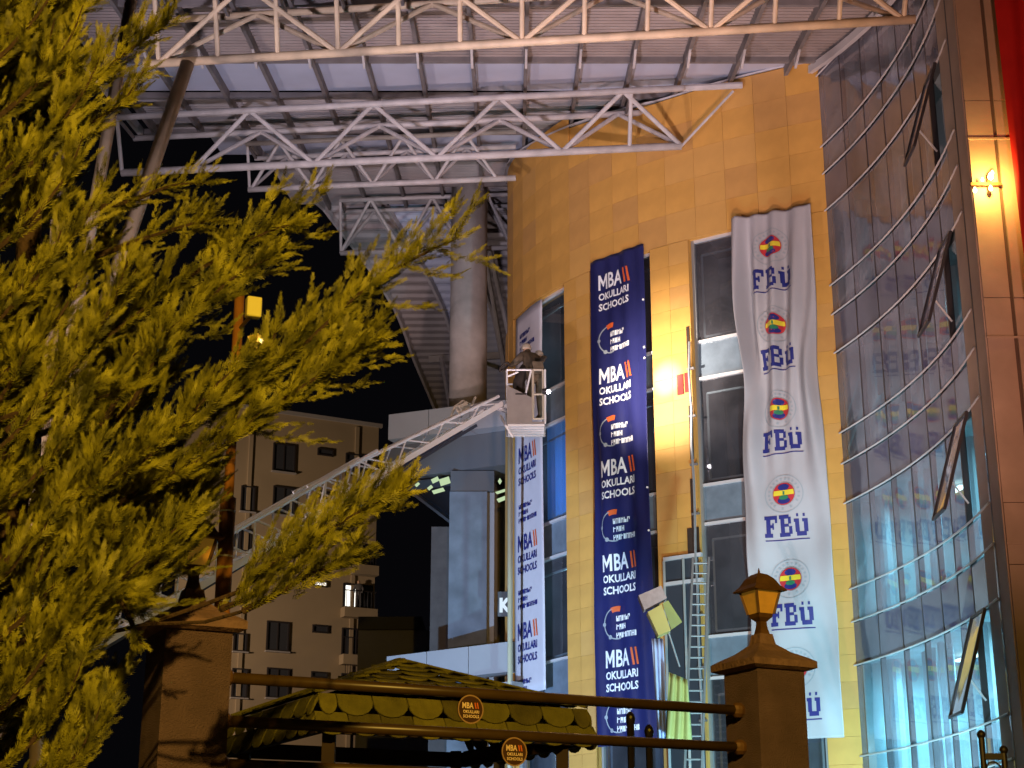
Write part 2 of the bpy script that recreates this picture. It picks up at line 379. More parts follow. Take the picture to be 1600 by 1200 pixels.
# opening where cladding is missing left of the third strip
sq = hit(1041, 880)[0]; zq1 = hit(1050, 874)[1]; zq0 = hit(1060, 912)[1]
b = MB(); b.sheet(lambda i, j: Wp(sq+(c3[0]-sq)*i/3, .075, 1.6+(zq1-1.6)*j), 3, 1); b.build('uncovered_pane', M['spandrel'], hall)
for z in (zq1, zq0): MB().bar(Wp(sq, .09, z), Wp(c3[0]+.1, .09, z), .1, .09).build('bare_rail', M['rail'], hall)
for s in (sq, sq+.1*0+.02+(c3[0]-sq)*.55): MB().bar(Wp(s, .11, 1.6), Wp(s, .11, zq1-.05), .06, .06).build('bare_stud', M['frame'], hall)
# conduit and torn cladding beside third strip
b = MB(); pts = [Wp(c3[0]-.03, .12, z) + Vector((random.uniform(-.03,.03), 0, 0)) for z in np.linspace(2, hit(1085, 535)[1], 14)]
b.poly(pts, .035); b.build('drain_pipe', M['frame'], hall)
for z in np.linspace(3, 13, 9): MB().bar(Wp(c3[0]-.12, .1, z), Wp(c3[0]+.08, .1, z), .06, .05).build('pipe_clamp', M['steeld'], hall)
zr = hit(1072, 600)[1]
ms = mat('red_primer', (.20,.015,.01), .7)
for k, (s, zz, w_, h_) in enumerate([(c3[0]-.36, zr, .09, .27), (c3[0]-.17, zr+.02, .06, .26), (c3[0]-.09, zr+.95, .04, .55), (c3[0]-.09, zr-1.3, .05, .7), (c3[0]-.12, zr-3.4, .05, .9), (c3[0]-.14, zq1+.35, .16, .35)]):
    t = Wt(s); nn = Vector((t.y,-t.x,0)); p = Wp(s, .045, zz)
    MB().obox(p, t*w_, nn*.012, Vector((0,0,h_))).build('bare_patch', ms if k < 2 else M['wood'], hall)

# ------------------------------------------------------------------ text and prints
_dg = None
def text2d(body, size=1, bold=.0, res=2):
    c = bpy.data.curves.new('t', 'FONT'); c.body = body; c.size = size; c.resolution_u = res; c.offset = bold; c.align_x = 'LEFT'
    o = bpy.data.objects.new('t', c); col.objects.link(o)
    dg = bpy.context.evaluated_depsgraph_get(); me = bpy.data.meshes.new_from_object(o.evaluated_get(dg))
    v = np.array([x.co[:2] for x in me.vertices]); f = [list(p.vertices) for p in me.polygons]
    bpy.data.objects.remove(o); bpy.data.curves.remove(c); bpy.data.meshes.remove(me)
    v[:, 0] -= v[:, 0].min(); v[:, 1] -= v[:, 1].min()
    return v, f
_tc = {}
def fit_text(body, x0, y0, w_, h_, bold=.02):
    if (body, bold) not in _tc: _tc[(body, bold)] = text2d(body, 1, bold)
    v, f = _tc[(body, bold)]
    q = v / v.max(axis=0) * np.array([w_, h_]) + np.array([x0, y0]); return q, f
def m_glyph(x0, y0, w_, h_):
    P = [(0,0),(.20,0),(.20,.62),(.5,.18),(.8,.62),(.8,0),(1,0),(1,1),(.80,1),(.5,.52),(.20,1),(0,1)]
    return [(x0+w_*a, y0+h_*b) for a, b in P], [list(range(12))]
def mba_text(x0, y0, w_, h_):
    return [m_glyph(x0, y0, w_*.36, h_), fit_text('BA', x0+w_*.42, y0, w_*.58, h_, .02)]
def scribble(x0, y0, w_, h_, n, seed):
    rr = random.Random(seed); V = []; F = []
    def q(a, b, c, d): i = len(V); V.extend([(x0+w_*a, y0+h_*b), (x0+w_*c, y0+h_*b), (x0+w_*c, y0+h_*d), (x0+w_*a, y0+h_*d)]); F.append((i, i+1, i+2, i+3))
    for k in range(n):
        a = k/n; e = a+.82/n; m = (e-a)*.3
        q(a, 0, a+m, 1); t = rr.randint(0, 3)
        if t != 1: q(e-m, 0 if t else .5, e, 1)
        q(a+m, rr.choice((.4, .0, .8)), e-m if t != 1 else e, rr.choice((.6, 1, .95)))
    return V, F
def rectgrid(x0, y0, x1, y1, st=.07):
    nx = max(1, int(abs(x1-x0)/st)+1); ny = max(1, int(abs(y1-y0)/st)+1)
    V = [(x0+(x1-x0)*i/nx, y0+(y1-y0)*j/ny) for j in range(ny+1) for i in range(nx+1)]
    F = [(j*(nx+1)+i, j*(nx+1)+i+1, (j+1)*(nx+1)+i+1, (j+1)*(nx+1)+i) for j in range(ny) for i in range(nx)]
    return V, F
def ring(cx, cy, r0, r1, n=36, a0=0, a1=2*math.pi, m=1):
    V = []; F = []
    for i in range(n+1):
        a = a0+(a1-a0)*i/n
        for k in range(m+1):
            r = r0+(r1-r0)*k/m; V.append((cx+r*math.cos(a), cy+r*math.sin(a)))
    for i in range(n):
        for k in range(m): F.append((i*(m+1)+k, i*(m+1)+k+1, (i+1)*(m+1)+k+1, (i+1)*(m+1)+k))
    return V, F
class Banner:
    def __init__(s, name, label, s0, s1, z0, z1, off, fn, mt, nu, nv, cat='banner'):
        s.s0, s.s1, s.z0, s.z1, s.off, s.fn = s0, s1, z0, z1, off, fn; s.w = s1-s0
        base = Wp((s0+s1)/2, off, z0); s.root = thing(name, base, label, cat)
        b = MB(); b.sheet(lambda i, j: s.pt(s.w*i/nu, z0+(z1-z0)*j/nv), nu, nv)
        o = b.build('banner_cloth', mt, s.root, smooth=True)
        md = o.modifiers.new('thick', 'SOLIDIFY'); md.thickness = .006; md.offset = -1
    def pt(s, x, z, e=0):
        dx, dn = s.fn(x/s.w, (z-s.z0)/(s.z1-s.z0)); return Wp(s.s0+x+dx, s.off+dn+e, z)
    def prints(s, name, items, mt, e=.014):
        b = MB()
        for V, F in items: b.add([s.pt(x, z, e) for x, z in V], F)
        return b.build(name, mt, s.root)
# navy banner
def fn_navy(x, t):
    return 0, .05*math.sin(x*9+1.2*math.sin(t*9)) * (.3+.7*math.sin(math.pi*min(1, t*1.05))) + .02*math.sin(x*23+t*5) + .04
sb0 = hit(932, 800)[0]; sb1 = hit(1020, 800)[0]
zbt = hit(960, 399)[1]
NB = Banner('navy_banner', 'long navy vinyl banner with white MBA OKULLARI SCHOOLS print down the middle strip', sb0, sb1, hit(970, 1165)[1], zbt, .05, fn_navy, M['navy'], 90, 120)
def mba(B, zc, x0, wd, sh, mt, mo, big=.30, small=.17):
    """zc: middle height of the block; sh overall height"""
    h1 = sh*.42; g = sh*.09; h2 = (sh-h1-2*g)/2; zt = zc+sh/2
    B.prints('logo_text', mba_text(x0, zt-h1, wd*.76, h1)+[fit_text('OKULLARI', x0, zt-h1-g-h2, wd, h2, .03), fit_text('SCHOOLS', x0, zt-sh, wd, h2, .03)], mt)
    it = []
    for k in range(2):
        xx = x0+wd*(.79+.12*k); V = [(xx+wd*.0, zt), (xx+wd*.055, zt), (xx+wd*.13, zt-h1), (xx+wd*.065, zt-h1)]; it.append((V, [(0,3,2,1)]))
    B.prints('logo_stripes', it, mo)
def slogan(B, zc, x0, wd, sh, mt, mo, arc=True):
    h = sh*.26; L = [(6, .72), (4, .5), (9, 1.0)]; xs = x0+(wd*.28 if arc else 0); ww = wd*(.72 if arc else 1)
    o_ = B.prints('slogan_text', [scribble(xs, zc+sh*(.20-.32*k)-h/2, ww*f, h*.8, t, k) for k, (t, f) in enumerate(L)], mt); o_['kind'] = 'stuff'
    if arc:
        r = sh*.62; cx = x0+r*.75
        B.prints('slogan_ring', [ring(cx, zc, r*.92, r, 24, R(110), R(285)), ring(cx-r*.96, zc, 0, r*.13, 10), ring(cx-r*.5, zc-r*.82, 0, r*.14, 10)], M['pg'])
        B.prints('slogan_flame', [ring(cx, zc, r*.72, r*1.05, 10, R(75), R(115))], mo)
def zat(u, v): return hit(u, v)[1]
for v, x in ((455, 962), (602, 968), (748, 973), (897, 977), (1048, 982)):
    mba(NB, zat(x, v-2), NB.w*.18, NB.w*.56, 1.03, M['pw'], M['po'])
for v, x in ((527, 966), (672, 972), (820, 976), (972, 980), (1118, 984)):
    slogan(NB, zat(x, v), NB.w*.22, NB.w*.52, .66, M['pw'], M['po'])
# eyelets on the right edge
for v in (470, 545, 562, 765, 832): 
    z = zat(1008, v); MB().tube(NB.pt(NB.w-.04, z, .01), NB.pt(NB.w-.04, z, .03), .03, n=8).build('eyelet', M['pw'], NB.root)
# white narrow banner
sw0 = hit(809, 800)[0]; sw1 = hit(853, 800)[0]
WB = Banner('narrow_white_banner', 'narrow white MBA SCHOOLS banner at the left end of the ochre wall', sw0, sw1, hit(832, 1083)[1], hit(830, 482)[1], .04,
            lambda x, t: (0, .03*math.sin(x*5+t*4)+.03), M['whitev'], 10, 40)
for v in (722, 862, 1002): mba(WB, zat(830, v), WB.w*.16, WB.w*.60, 1.10, M['pn'], M['po'])
for v in (522, 655, 792, 928, 1070): slogan(WB, zat(830, v), WB.w*.18, WB.w*.6, .62, M['pn'], M['po'], False)
# FBU fabric banner
def fn_fbu(x, t):
    d = 1-t
    pinch = math.exp(-((d-.33)/.10)**2)
    dx = .30*pinch*(1-x)**2*.6 - .12*pinch*x*x
    g = math.exp(-((x-.15)/.18)**2) + .8*math.exp(-((x-.86)/.16)**2)
    dn = .24*math.sin(x*15+1.5*math.sin(d*7)+.5)*g*math.exp(-((d-.25)/.28)**2) + .14*math.sin(x*26+d*9)*math.exp(-((d-.2)/.22)**2)
    dn += .07*math.sin(x*7-d*10)*g + .05*math.sin(d*31+x*5)*math.exp(-((d-.75)/.25)**2) + .14
    return dx, dn
sf0 = hit(1149, 350)[0]; sf1 = hit(1271, 326)[0]
FB = Banner('university_banner', 'wide white cloth banner with round crests and navy FBÜ letters beside the glass bay', sf0, sf1, zat(1268, 1156), zat(1210, 336), .10, fn_fbu, M['white'], 70, 220)
def fbu_letters(x0, y0, w_, h_):
    S = []
    u = w_/3.35; t = u*.31; sr = h_*.18
    def r(a, b, c, d): S.append(rectgrid(x0+a, y0+b, x0+c, y0+d, .06))
    # F
    r(u*.12, sr, u*.12+t, h_-sr); r(0, 0, u*.58, sr); r(0, h_-sr, u*.95, h_); r(u*.78, h_*.66, u*.95, h_-sr)
    r(u*.12+t, h_*.44, u*.62, h_*.58); r(u*.56, h_*.36, u*.68, h_*.66)
    # B
    b0 = u*1.1
    r(b0+u*.10, sr, b0+u*.10+t, h_-sr); r(b0, 0, b0+u*.82, sr); r(b0, h_-sr, b0+u*.78, h_); r(b0+u*.10+t, h_*.45, b0+u*.74, h_*.58)
    r(b0+u*.70, h_*.58, b0+u*.93, h_-sr*.6); r(b0+u*.74, sr*.6, b0+u*.99, h_*.46)
    # U with two dots
    c0 = u*2.25; hu = h_*.78
    r(c0+u*.08, sr, c0+u*.08+t, hu); r(c0+u*.72, sr, c0+u*.72+t, hu); r(c0, hu-sr*.8, c0+u*.08, hu); r(c0+u*.62, hu-sr*.8, c0+u*.72, hu)
    r(c0+u*.16, 0, c0+u*.9, sr*1.1); r(c0+u*.2, h_*.88, c0+u*.36, h_*1.02); r(c0+u*.68, h_*.88, c0+u*.84, h_*1.02)
    r(u*.02, -h_*.17, w_*1.0, -h_*.12)
    return S
def crest(zc, xc, r):
    P = FB.prints
    P('crest_rim', [ring(xc, zc, r*.95, r, 40), ring(xc, zc, r*.60, r*.625, 40)], M['pg'])
    tk = []
    for k in range(22):
        a = R(-100+k*360/22)
        if -130 < math.degrees(a) % 360 - 360 < -50 and k % 2: continue
        tk.append(ring(xc, zc, r*.72, r*.84, 2, a, a+R(7)))
    P('crest_lettering', [(sum([[v for v in V_] for V_, F_ in tk], []), sum([[tuple(i_+6*k_ for i_ in f_) for f_ in F_] for k_, (V_, F_) in enumerate(tk)], []))], M['pg'])['kind'] = 'stuff'
    P('crest_red_disc', [ring(xc, zc, 0, r*.58, 36, m=4)], M['pr'])
    def seg(y0, y1, rr):     # horizontal slice of a disc
        V = []; F = []; n = 10; m = 5
        for j in range(m+1):
            y = y0+(y1-y0)*j/m; hw = math.sqrt(max(0, rr*rr-y*y))
            for i in range(n+1): V.append((xc-hw+2*hw*i/n, zc+y))
        for j in range(m):
            for i in range(n): F.append((j*(n+1)+i, j*(n+1)+i+1, (j+1)*(n+1)+i+1, (j+1)*(n+1)+i))
        return V, F
    def ell(cx, cy, rx, ry, n=20):
        V, F = ring(0, 0, 0, 1, n, m=2); return [(xc+cx+x*rx, zc+cy+y*ry) for x, y in V], F
    P('crest_navy_cap', [ell(0, r*.34, r*.30, r*.17)], M['pn'], .022)
    P('crest_yellow_band', [seg(-r*.08, r*.18, r*.54)], M['py'], .026)
    P('crest_navy_base', [ell(0, -r*.36, r*.33, r*.17)], M['pn'], .022)
    P('crest_oak_leaf', [ell(0, -r*.2, r*.25, r*.12), rectgrid(xc-r*.05, zc-r*.06, xc+r*.05, zc+r*.13)], M['pgr'], .032)
xm = FB.w*.50
for (cu, cv, tu, tv) in ((1210, 390, 1212, 438), (1216, 512, 1220, 561), (1223, 643, 1227, 690), (1232, 775, 1236, 824), (1242, 907, 1245, 962), (1250, 1045, 1256, 1103)):
    zc = zat(cu, cv); s_c = hit(cu, cv)[0]-FB.s0 - .03; r = .47
    crest(zc, s_c, r)
    zt = zat(tu, tv); s_t = hit(tu, tv)[0]-FB.s0 - .03
    FB.prints('university_letters', fbu_letters(s_t-.50, zt-.27, 1.02, .52), M['pn'])

# ------------------------------------------------------------------ glass bay
BC = (-13.92, 30.5); BR = 22.70
def Gx(y): return BC[0] + math.sqrt(BR*BR - (y-BC[1])**2)
def Gp(y, off=0, z=0):
    """off > 0: towards the inside of the building (right)"""
    n = Vector((Gx(y)-BC[0], y-BC[1], 0)).normalized(); return Vector((Gx(y), y, z)) + n*off
bay = thing('glass_bay', Gp(33, 0, GZ), 'concave curved glass curtain wall right of the cloth banner with open top hung windows', 'building')
GY = [37.0, 35.85, 34.7, 33.6, 32.5, 31.5, 30.55, 29.5, 28.65]
GZs = [GZ, -.29, .5, 1.5, 2.5, 3.27, 5.29, 6.28, 7.04, 9.07, 10.03, 10.79, 12.80, 13.79, 14.55, 16.55, 17.55, 18.30, 20.3]
opened = {(6, 5): 0, (6, 8): 0, (6, 11): 0, (6, 14): 0}       # (column, band) whose sash is open
for r_ in range(len(GZs)-1):
    z0, z1 = GZs[r_]+.03, GZs[r_+1]-.03
    for k in range(len(GY)-1):
        ya, yb = GY[k], GY[k+1]
        if (k, r_) in opened: continue
        span = abs((z1-z0)-.93) < .1 and z0 > 1
        b = MB(); j_ = [random.uniform(-.007, .007) for _ in range(4)]
        b.add([Gp(ya, j_[0], z0), Gp(yb, j_[1], z0), Gp(yb, j_[2], z1), Gp(ya, j_[3], z1)], [(0,1,2,3)])
        b.build('spandrel' if span else 'pane', M['bayspan' if span else 'bayglass'], bay)
for k, y in enumerate(GY):
    MB().bar(Gp(y, .055, GZ), Gp(y, .055, 20.3), .06, .12, (1,0,0)).build('mullion', M['darkframe'], bay)
for z in GZs[1:]:
    b = MB(); n = 28
    for i in range(n):
        b.tube(Gp(GY[0]+(GY[-1]-GY[0])*i/n, -.05, z), Gp(GY[0]+(GY[-1]-GY[0])*(i+1)/n, -.04, z), .021, n=6, cap=False)
    b.build('handrail', M['rail'], bay)
# dark upper cladding
b = MB(); n = 8
for k in range(n):
    ya, yb = GY[k]-.01, GY[k+1]+.01
    MB().add([Gp(ya, -.0, 20.34), Gp(yb, 0, 20.34), Gp(yb, 0, 25), Gp(ya, 0, 25), Gp(ya, .1, 20.34), Gp(yb, .1, 20.34), Gp(yb, .1, 25), Gp(ya, .1, 25)],
             [(0,1,2,3),(7,6,5,4),(0,4,5,1),(0,3,7,4)]).build('cladding_sheet', M['baypanel'], bay)
# open sashes: hinged at the top, bottom swung out to the left
for (k, r_) in opened:
    z0, z1 = GZs[r_]+.04, GZs[r_+1]-.03; ya, yb = GY[k]-.05, GY[k+1]+.05
    th = R(17); H = z1-z0
    n = (Gp((ya+yb)/2, -1)-Gp((ya+yb)/2, 0)).normalized()
    ts = [Gp(ya, -.08, z1), Gp(yb, -.08, z1)]; bs = [p + n*H*math.sin(th) - Vector((0,0,H*math.cos(th))) for p in ts]
    so = MB()
    for a, c in ((ts[0], ts[1]), (bs[0], bs[1]), (ts[0], bs[0]), (ts[1], bs[1])): so.bar(a, c, .05, .06, n)
    s_ = so.build('open_sash', M['darkframe'], bay)
    MB().add([ts[0], ts[1], bs[1], bs[0]], [(0,1,2,3)]).build('sash_glass', M['bayglass'], s_)
    MB().bar((ts[0]+bs[0])/2, Gp(ya, .05, z0+.4), .03, .03).build('sash_stay', M['rail'], s_)
# rooms behind the bay
rm = MB()
for z in (1.55, 5.35, 9.12, 12.85, 16.6):
    n = 6
    rm.sheet(lambda i, j: Gp(GY[0]+(GY[-1]-GY[0])*i/n, .15+4.5*j, z), n, 1)
    rm.sheet(lambda i, j: Gp(GY[-1]+(GY[0]-GY[-1])*i/n, .15+4.5*j, z+.85), n, 1)
    rm.sheet(lambda i, j: Gp(GY[0]+(GY[-1]-GY[0])*i/n, .15, z+.85*j), n, 1)
rm.sheet(lambda i, j: Gp(GY[0]+(GY[-1]-GY[0])*i/6, 4.6, GZ+22*j), 6, 1)
for e in (GY[0]-.02, GY[-1]): rm.sheet(lambda i, j: Gp(e, .15+4.5*i, GZ+22*j), 1, 1)
rm.sheet(lambda i, j: Gp(GY[0]+(GY[-1]-GY[0])*i/6, .15+4.5*j, 20.3), 6, 1)
rm.build('rooms', M['room'], bay)
for zi, (z, e) in enumerate(((1.5, 560), (5.3, 440), (9.05, 150), (12.8, 16), (16.5, 5))):
    for yy in (35.6, 33.2, 30.8):
        p = Gp(yy, 1.7, z-.06); q = Gp(yy-.9, 1.7, z-.06)
        if e > 5: MB().bar(p, q, .18, .04).build('ceiling_tube', M['tube'] if e > 40 or (yy == 33.2) else M['rail'], bay)
        l = lamp('AREA', 'ceiling_tube_light', (p+q)/2-Vector((0,0,.08)), e, (.25,.80,1.0), .8); l.rotation_euler = (0, 0, 0)
# half drawn blinds and inner columns
for k in range(len(GY)-1):
    for z0, z1 in ((2.5, 5.25), (6.3, 9.0), (10.05, 12.7), (13.8, 16.5)):
        if random.random() < .45:
            yA = GY[k]-.08; yB = yA-(GY[k]-GY[k+1])*random.uniform(.3, .8); zz = z0+(z1-z0)*random.choice((0, 0, .3, .5))
            b = MB(); m = 10
            b.sheet(lambda i, j: Gp(yA+(yB-yA)*i/m, .35+.04*(i % 2), zz+(z1-zz)*j), m, 1)
            b.build('blind', M['greypan'], bay)
for y in (36.4, 34.0, 31.6): MB().tube(Gp(y, .6, GZ), Gp(y, .6, 20), .16, n=12).build('inner_column', M['greypan'], bay)

# ------------------------------------------------------------------ stone pillar on the right
XP = Gx(28.6)+.02
pil = thing('stone_pillar', (XP+1, 28.6, GZ), 'brown stone clad pillar at the right edge with a glowing wall lamp', 'pillar')
MB().box((XP+.02, 28.04, GZ), (XP+2.6, 29.4, 26)).build('pillar_core', M['stonej'], pil)
jz = []
zz = GZ
def zpil(v): return ony(1530, v, 28.0).z
bands = sorted([zpil(v) for v in (1400, 1135, 1085, 882, 849, 785, 527, 465, 217, 157, -98, -160)])
xs = [XP, XP+.50, XP+.56, XP+.98, XP+1.42, XP+1.95, XP+2.6]
allz = [GZ]+bands+[26]
for a, b_ in zip(allz[:-1], allz[1:]):
    if b_-a < .1: continue
    for i in range(len(xs)-1):
        if i == 1: continue
        y = 28.0+random.uniform(-.008, .008)
        MB().box((xs[i]+.006, y, a+.008), (xs[i+1]-.006, 28.06, b_-.008)).build('slab', M['stone'], pil)
        if b_-a > 2 and i < 3: pass
for z in bands[::2]: MB().box((XP-.01, 27.975, z-.02), (XP+1.42, 28.0, z+.02)).build('string_course', M['stone'], pil)
MB().box((XP-.015, 28.06, GZ), (XP+.02, 29.35, 26)).build('pillar_side', M['stone'], pil)
# wall lamp (up and down light)
pl = ony(1546, 287, 27.9)
wl = thing('wall_lamp', pl, 'brass wall lamp with glowing bulbs on the stone pillar', 'wall lamp')
MB().box(tuple(pl+Vector((-.35,.0,-.03))), tuple(pl+Vector((.22,.07,.03)))).build('lamp_arm', M['lampmetal'], wl)
MB().tube(pl+Vector((0,.05,-.2)), pl+Vector((0,.05,.2)), .03).build('lamp_stem', M['lampmetal'], wl)
for dx, dz, rr in ((.02,.12,.07), (.0,-.12,.05), (-.30,-.16,.05), (-.14,.06,.035), (.06,.2,.04)):
    q = pl+Vector((dx,-.05,dz)); MB().lathe(q, [(.01,-rr),(rr*.7,-rr*.5),(rr*.8,0),(rr*.5,rr*.8),(.01,rr*1.3)], 10).build('bulb', M['hot'], wl, smooth=True)
lamp('POINT', 'wall_lamp_light', pl+Vector((-.02,-.35,.0)), 130, (1,.58,.12), .06)
# red flag banner
b = MB(); fx = ony(1566, 100, 27.4)
zt, zb = 22.5, ony(1598, 640, 27.4).z
b.sheet(lambda i, j: Vector((fx.x+2.2*i/30, 27.4+.10*math.sin(i*.8+j*.12)*(.4+j/40), zt+(zb-zt)*j/40)), 30, 40)
o = b.build('red_banner', M['red'], None, (fx.x+1, 27.4, zb), True); tag(o, 'plain red cloth banner hanging at the right edge in front of the stone pillar', 'banner')

# ------------------------------------------------------------------ canopy
CN = 'roof trusses of the canopy'
def lerp(a, b, t): return a+(b-a)*t
def truss(label, A, B, dz, dy, nodes, posts, rc=.10, rd=.055, mt='steel', back=True, slope=.19):
    A = Vector(A); B = Vector(B)
    T = thing('roof_truss', lerp(A, B, .5), label, 'truss', CN)
    tf = lambda t: lerp(A, B, t)+Vector((0,-dy,dz-slope*dy)); tb = lambda t: lerp(A, B, t)+Vector((0,dy,dz+slope*dy))
    MB().tube(A, B, rc, n=10).build('lower_chord', M[mt], T, smooth=True)
    MB().tube(tf(-.0), tf(1), rc*.85, n=8).build('top_chord', M[mt], T, smooth=True)
    if back: MB().tube(tb(0), tb(1), rc*.85, n=8).build('top_chord', M[mt], T, smooth=True)
    for a, b, in zip(nodes[:-1], nodes[1:]):
        m = (a+b)/2
        for t in ((tf, tb) if back else (tf,)):
            MB().tube(lerp(A, B, a), t(m), rd).build('diagonal', M[mt], T); MB().tube(t(m), lerp(A, B, b), rd).build('diagonal', M[mt], T)
    for p in posts:
        MB().tube(lerp(A, B, p), tf(p), rd*.9).build('post', M[mt], T)
        if back: MB().bar(tf(p), tb(p), .07, .07).build('cross_tie', M['steeld'], T)
    return T
zB_ = 17.8; a = onz(225, 100, zB_); b = onz(1430, 30, zB_)
truss('nearest roof truss crossing the top of the picture, warm orange lamplight painted on', a, b, 1.45, .9, [(.02+.0)+k*.2415 for k in range(-0, 5) if .02+k*.2415 <= 1.0], [.02+.0805*k for k in range(13)], .10, .06, 'warmlit')
zA_ = 19.1; a = onz(190, 270, zA_); b = onz(1065, 228, zA_)
truss('second roof truss whose pale lower chord ends against the ochre wall', a, b, 1.35, 1.0, [.131+.2205*k-.0 for k in range(-0, 4)]+[1.0], [.001, .91], .105, .062)
MB().tube(a+Vector((0,-1,1.16)), onz(1160, 133, a.z+1.3), .09).build('truss_tie', M['steel'], bpy.data.objects['roof_truss.001'])
MB().tube(b, ony(1146, 142, 37.7), .035).build('truss_brace', M['steel'], bpy.data.objects['roof_truss.001'])
a = ony(388, 298, 43.9); b = ony(806, 276, 43.1); b.z = a.z = (a.z+b.z)/2
truss('third roof truss just under the second, ending at the wall corner', a, b, 1.25, .8, [.01, .24, .47, .70, .93], [.005], .09, .05)
a = ony(532, 398, 51.2); b = ony(800, 384, 50.7); b.z = a.z = (a.z+b.z)/2
truss('farthest roof truss in front of the round column', a, b, 1.75, .8, [.0, .36, .72, 1.0], [.003, .735], .09, .055)
# purlins, sheets and panels
can = thing('canopy_roof', (-2, 40, 21), 'corrugated steel canopy roof on purlins above the trusses', 'roof')
def rz(Y): return 21.15+.19*(Y-39.3)
def xr(Y):      # right limit: bay glass or wall
    if Y < 37: return Gx(max(Y, 28.7))-.08
    return float(np.interp(Y, [37, 37.55, 38.15, 38.85, 39.6, 40.35, 41.1, 41.9, 42.75, 43.6, 44.6, 46, 60], [7.8, 8.2, 8.2, 8.2, 7.8, 6.8, 6.0, 5.0, 4.5, 4.2, 4.2, 4.2, 4.2]))-.06
def xl(Y): return -10.8 if Y < 43 else float(np.interp(Y, [43, 52.2], [-8.1, -6.6]))
pitch = 1.345; x0 = 8.42-pitch*14
xsP = [x0+pitch*k for k in range(0, 15)]
segs = [(30.6, 36.55, 'sheetb', .16), (36.6, 39.5, 'panel', 0), (39.55, 42.95, 'sheet', .16), (43.0, 45.9, 'panel', 0), (45.95, 52.2, 'sheet', .18)]
for (ya, yb, mt, cor) in segs:
    for a, b in zip(xsP[:-1], xsP[1:]):
        lo = a+.04; hi = b-.04; ym = (ya+yb)/2
        if hi < xl(ym) or lo > max(xr(ya), xr(yb)): continue
        Y = np.arange(ya, yb+.001, .05 if cor else .25); V = []; F = []
        def jag(x, y): return x
        for i, y in enumerate(Y):
            d = (.025 if (int(round((y-ya)/.05)) % 4 in (0, 1)) else -.025) if cor else 0
            h2 = min(hi, max(xr(y), lo+.01)); V += [(lo, y, rz(y)+d), (h2, y, rz(y)+d)]
        F = [(2*i, 2*i+1, 2*i+3, 2*i+2) for i in range(len(Y)-1)]
        MB().add(V, F).build('roof_sheet' if cor else 'ceiling_panel', M[mt], can)
for x in xsP:
    ys = [y for y in np.arange(30.6, 52.2, .2) if xl(y) < x < xr(y)]
    if len(ys) < 3: continue
    y0, y1 = ys[0], ys[-1]
    MB().bar((x, y0, rz(y0)-.14), (x, y1, rz(y1)-.14), .09, .26).build('purlin', M['steeld'], can)
    if y0 < 36.5 < y1:
        MB().add([(x-.03, 36.0, rz(36)-.27), (x+.03, 36.0, rz(36)-.27), (x+.03, 35.3, rz(35.3)-.27), (x-.03, 35.3, rz(35.3)-.27), (x-.03, 36.0, rz(36)-.55), (x+.03, 36.0, rz(36)-.55)],
                 [(0,1,5,4),(4,5,2,3),(0,4,3),(1,2,5)]).build('bracket', M['steel'], can)
for y in (32.6, 36.55, 39.5, 42.95, 45.9, 49): 
    MB().bar((xl(y), y, rz(y)-.10), (xr(y), y, rz(y)-.10), .1, .16).build('cross_beam', M['steeld'], can)
MB().bar((-8.1, 43, rz(43)-.1), (-6.6, 52.2, rz(52.2)-.1), .12, .25).build('edge_beam', M['steel'], can)
MB().bar((-10.9, 30.6, rz(30.6)-.1), (-10.9, 43, rz(43)-.1), .12, .25).build('edge_beam', M['steel'], can)
# white edge beam that follows the top of the bay
b = MB()
for i in range(8): b.bar(Gp(37-(37-30.3)*i/8, -.2, rz(37-(37-30.3)*i/8)-.25), Gp(37-(37-30.3)*(i+1)/8, -.2, rz(37-(37-30.3)*(i+1)/8)-.25), .12, .2)
b.build('edge_beam', M['rail'], can)
# descending rear shell with ribs
sh = thing('rear_canopy', (-3, 56, 19), 'corrugated rear canopy curving down behind the round column', 'roof')
prof = [(-6.6, 52.2, rz(52.2)), (-4.5, 55.0, 21.35), (-3.6, 57.2, 19.6), (-2.75, 59.2, 17.9), (-2.1, 61, 15.9)]
PS = catmull([(p[0], p[1]) for p in prof], 10); zs_ = np.interp(np.linspace(0, len(prof)-1, len(PS)), range(len(prof)), [p[2] for p in prof])
PS = [Vector((p.x, p.y, z)) for p, z in zip(PS, zs_)]
nx = 5
for k in range(nx):
    V = []; 
    for i, p in enumerate(PS):
        fx0 = p.x+(4.5-p.x)*k/nx+.03; fx1 = p.x+(4.5-p.x)*(k+1)/nx-.03
        V += [(fx0, p.y, p.z), (fx1, p.y, p.z)]
    # corrugate: subdivide along the run
    b = MB(); V2 = []
    N = 160
    for i in range(N+1):
        t = i/N*(len(PS)-1); q = int(min(t, len(PS)-2)); f = t-q; d = .03 if i % 4 in (0, 1) else -.03
        A0 = Vector(V[2*q]).lerp(Vector(V[2*q+2]), f); B0 = Vector(V[2*q+1]).lerp(Vector(V[2*q+3]), f)
        V2 += [A0+Vector((0,0,d)), B0+Vector((0,0,d))]
    b.add(V2, [(2*i, 2*i+1, 2*i+3, 2*i+2) for i in range(N)]); b.build('roof_sheet', M['panel' if k in (1,) else 'sheet'], sh)
for k in range(nx+1):
    b = MB()
    for p, q in zip(PS[:-1], PS[1:]):
        b.bar((p.x+(4.5-p.x)*k/nx, p.y-.05, p.z-.12), (q.x+(4.5-q.x)*k/nx, q.y-.05, q.z-.12), .1, .22)
    b.build('rib', M['steel'], sh)
MB().bar(ony(670, 562, 57), ony(790, 555, 57), .12, .25).build('cross_beam', M['steel'], sh)
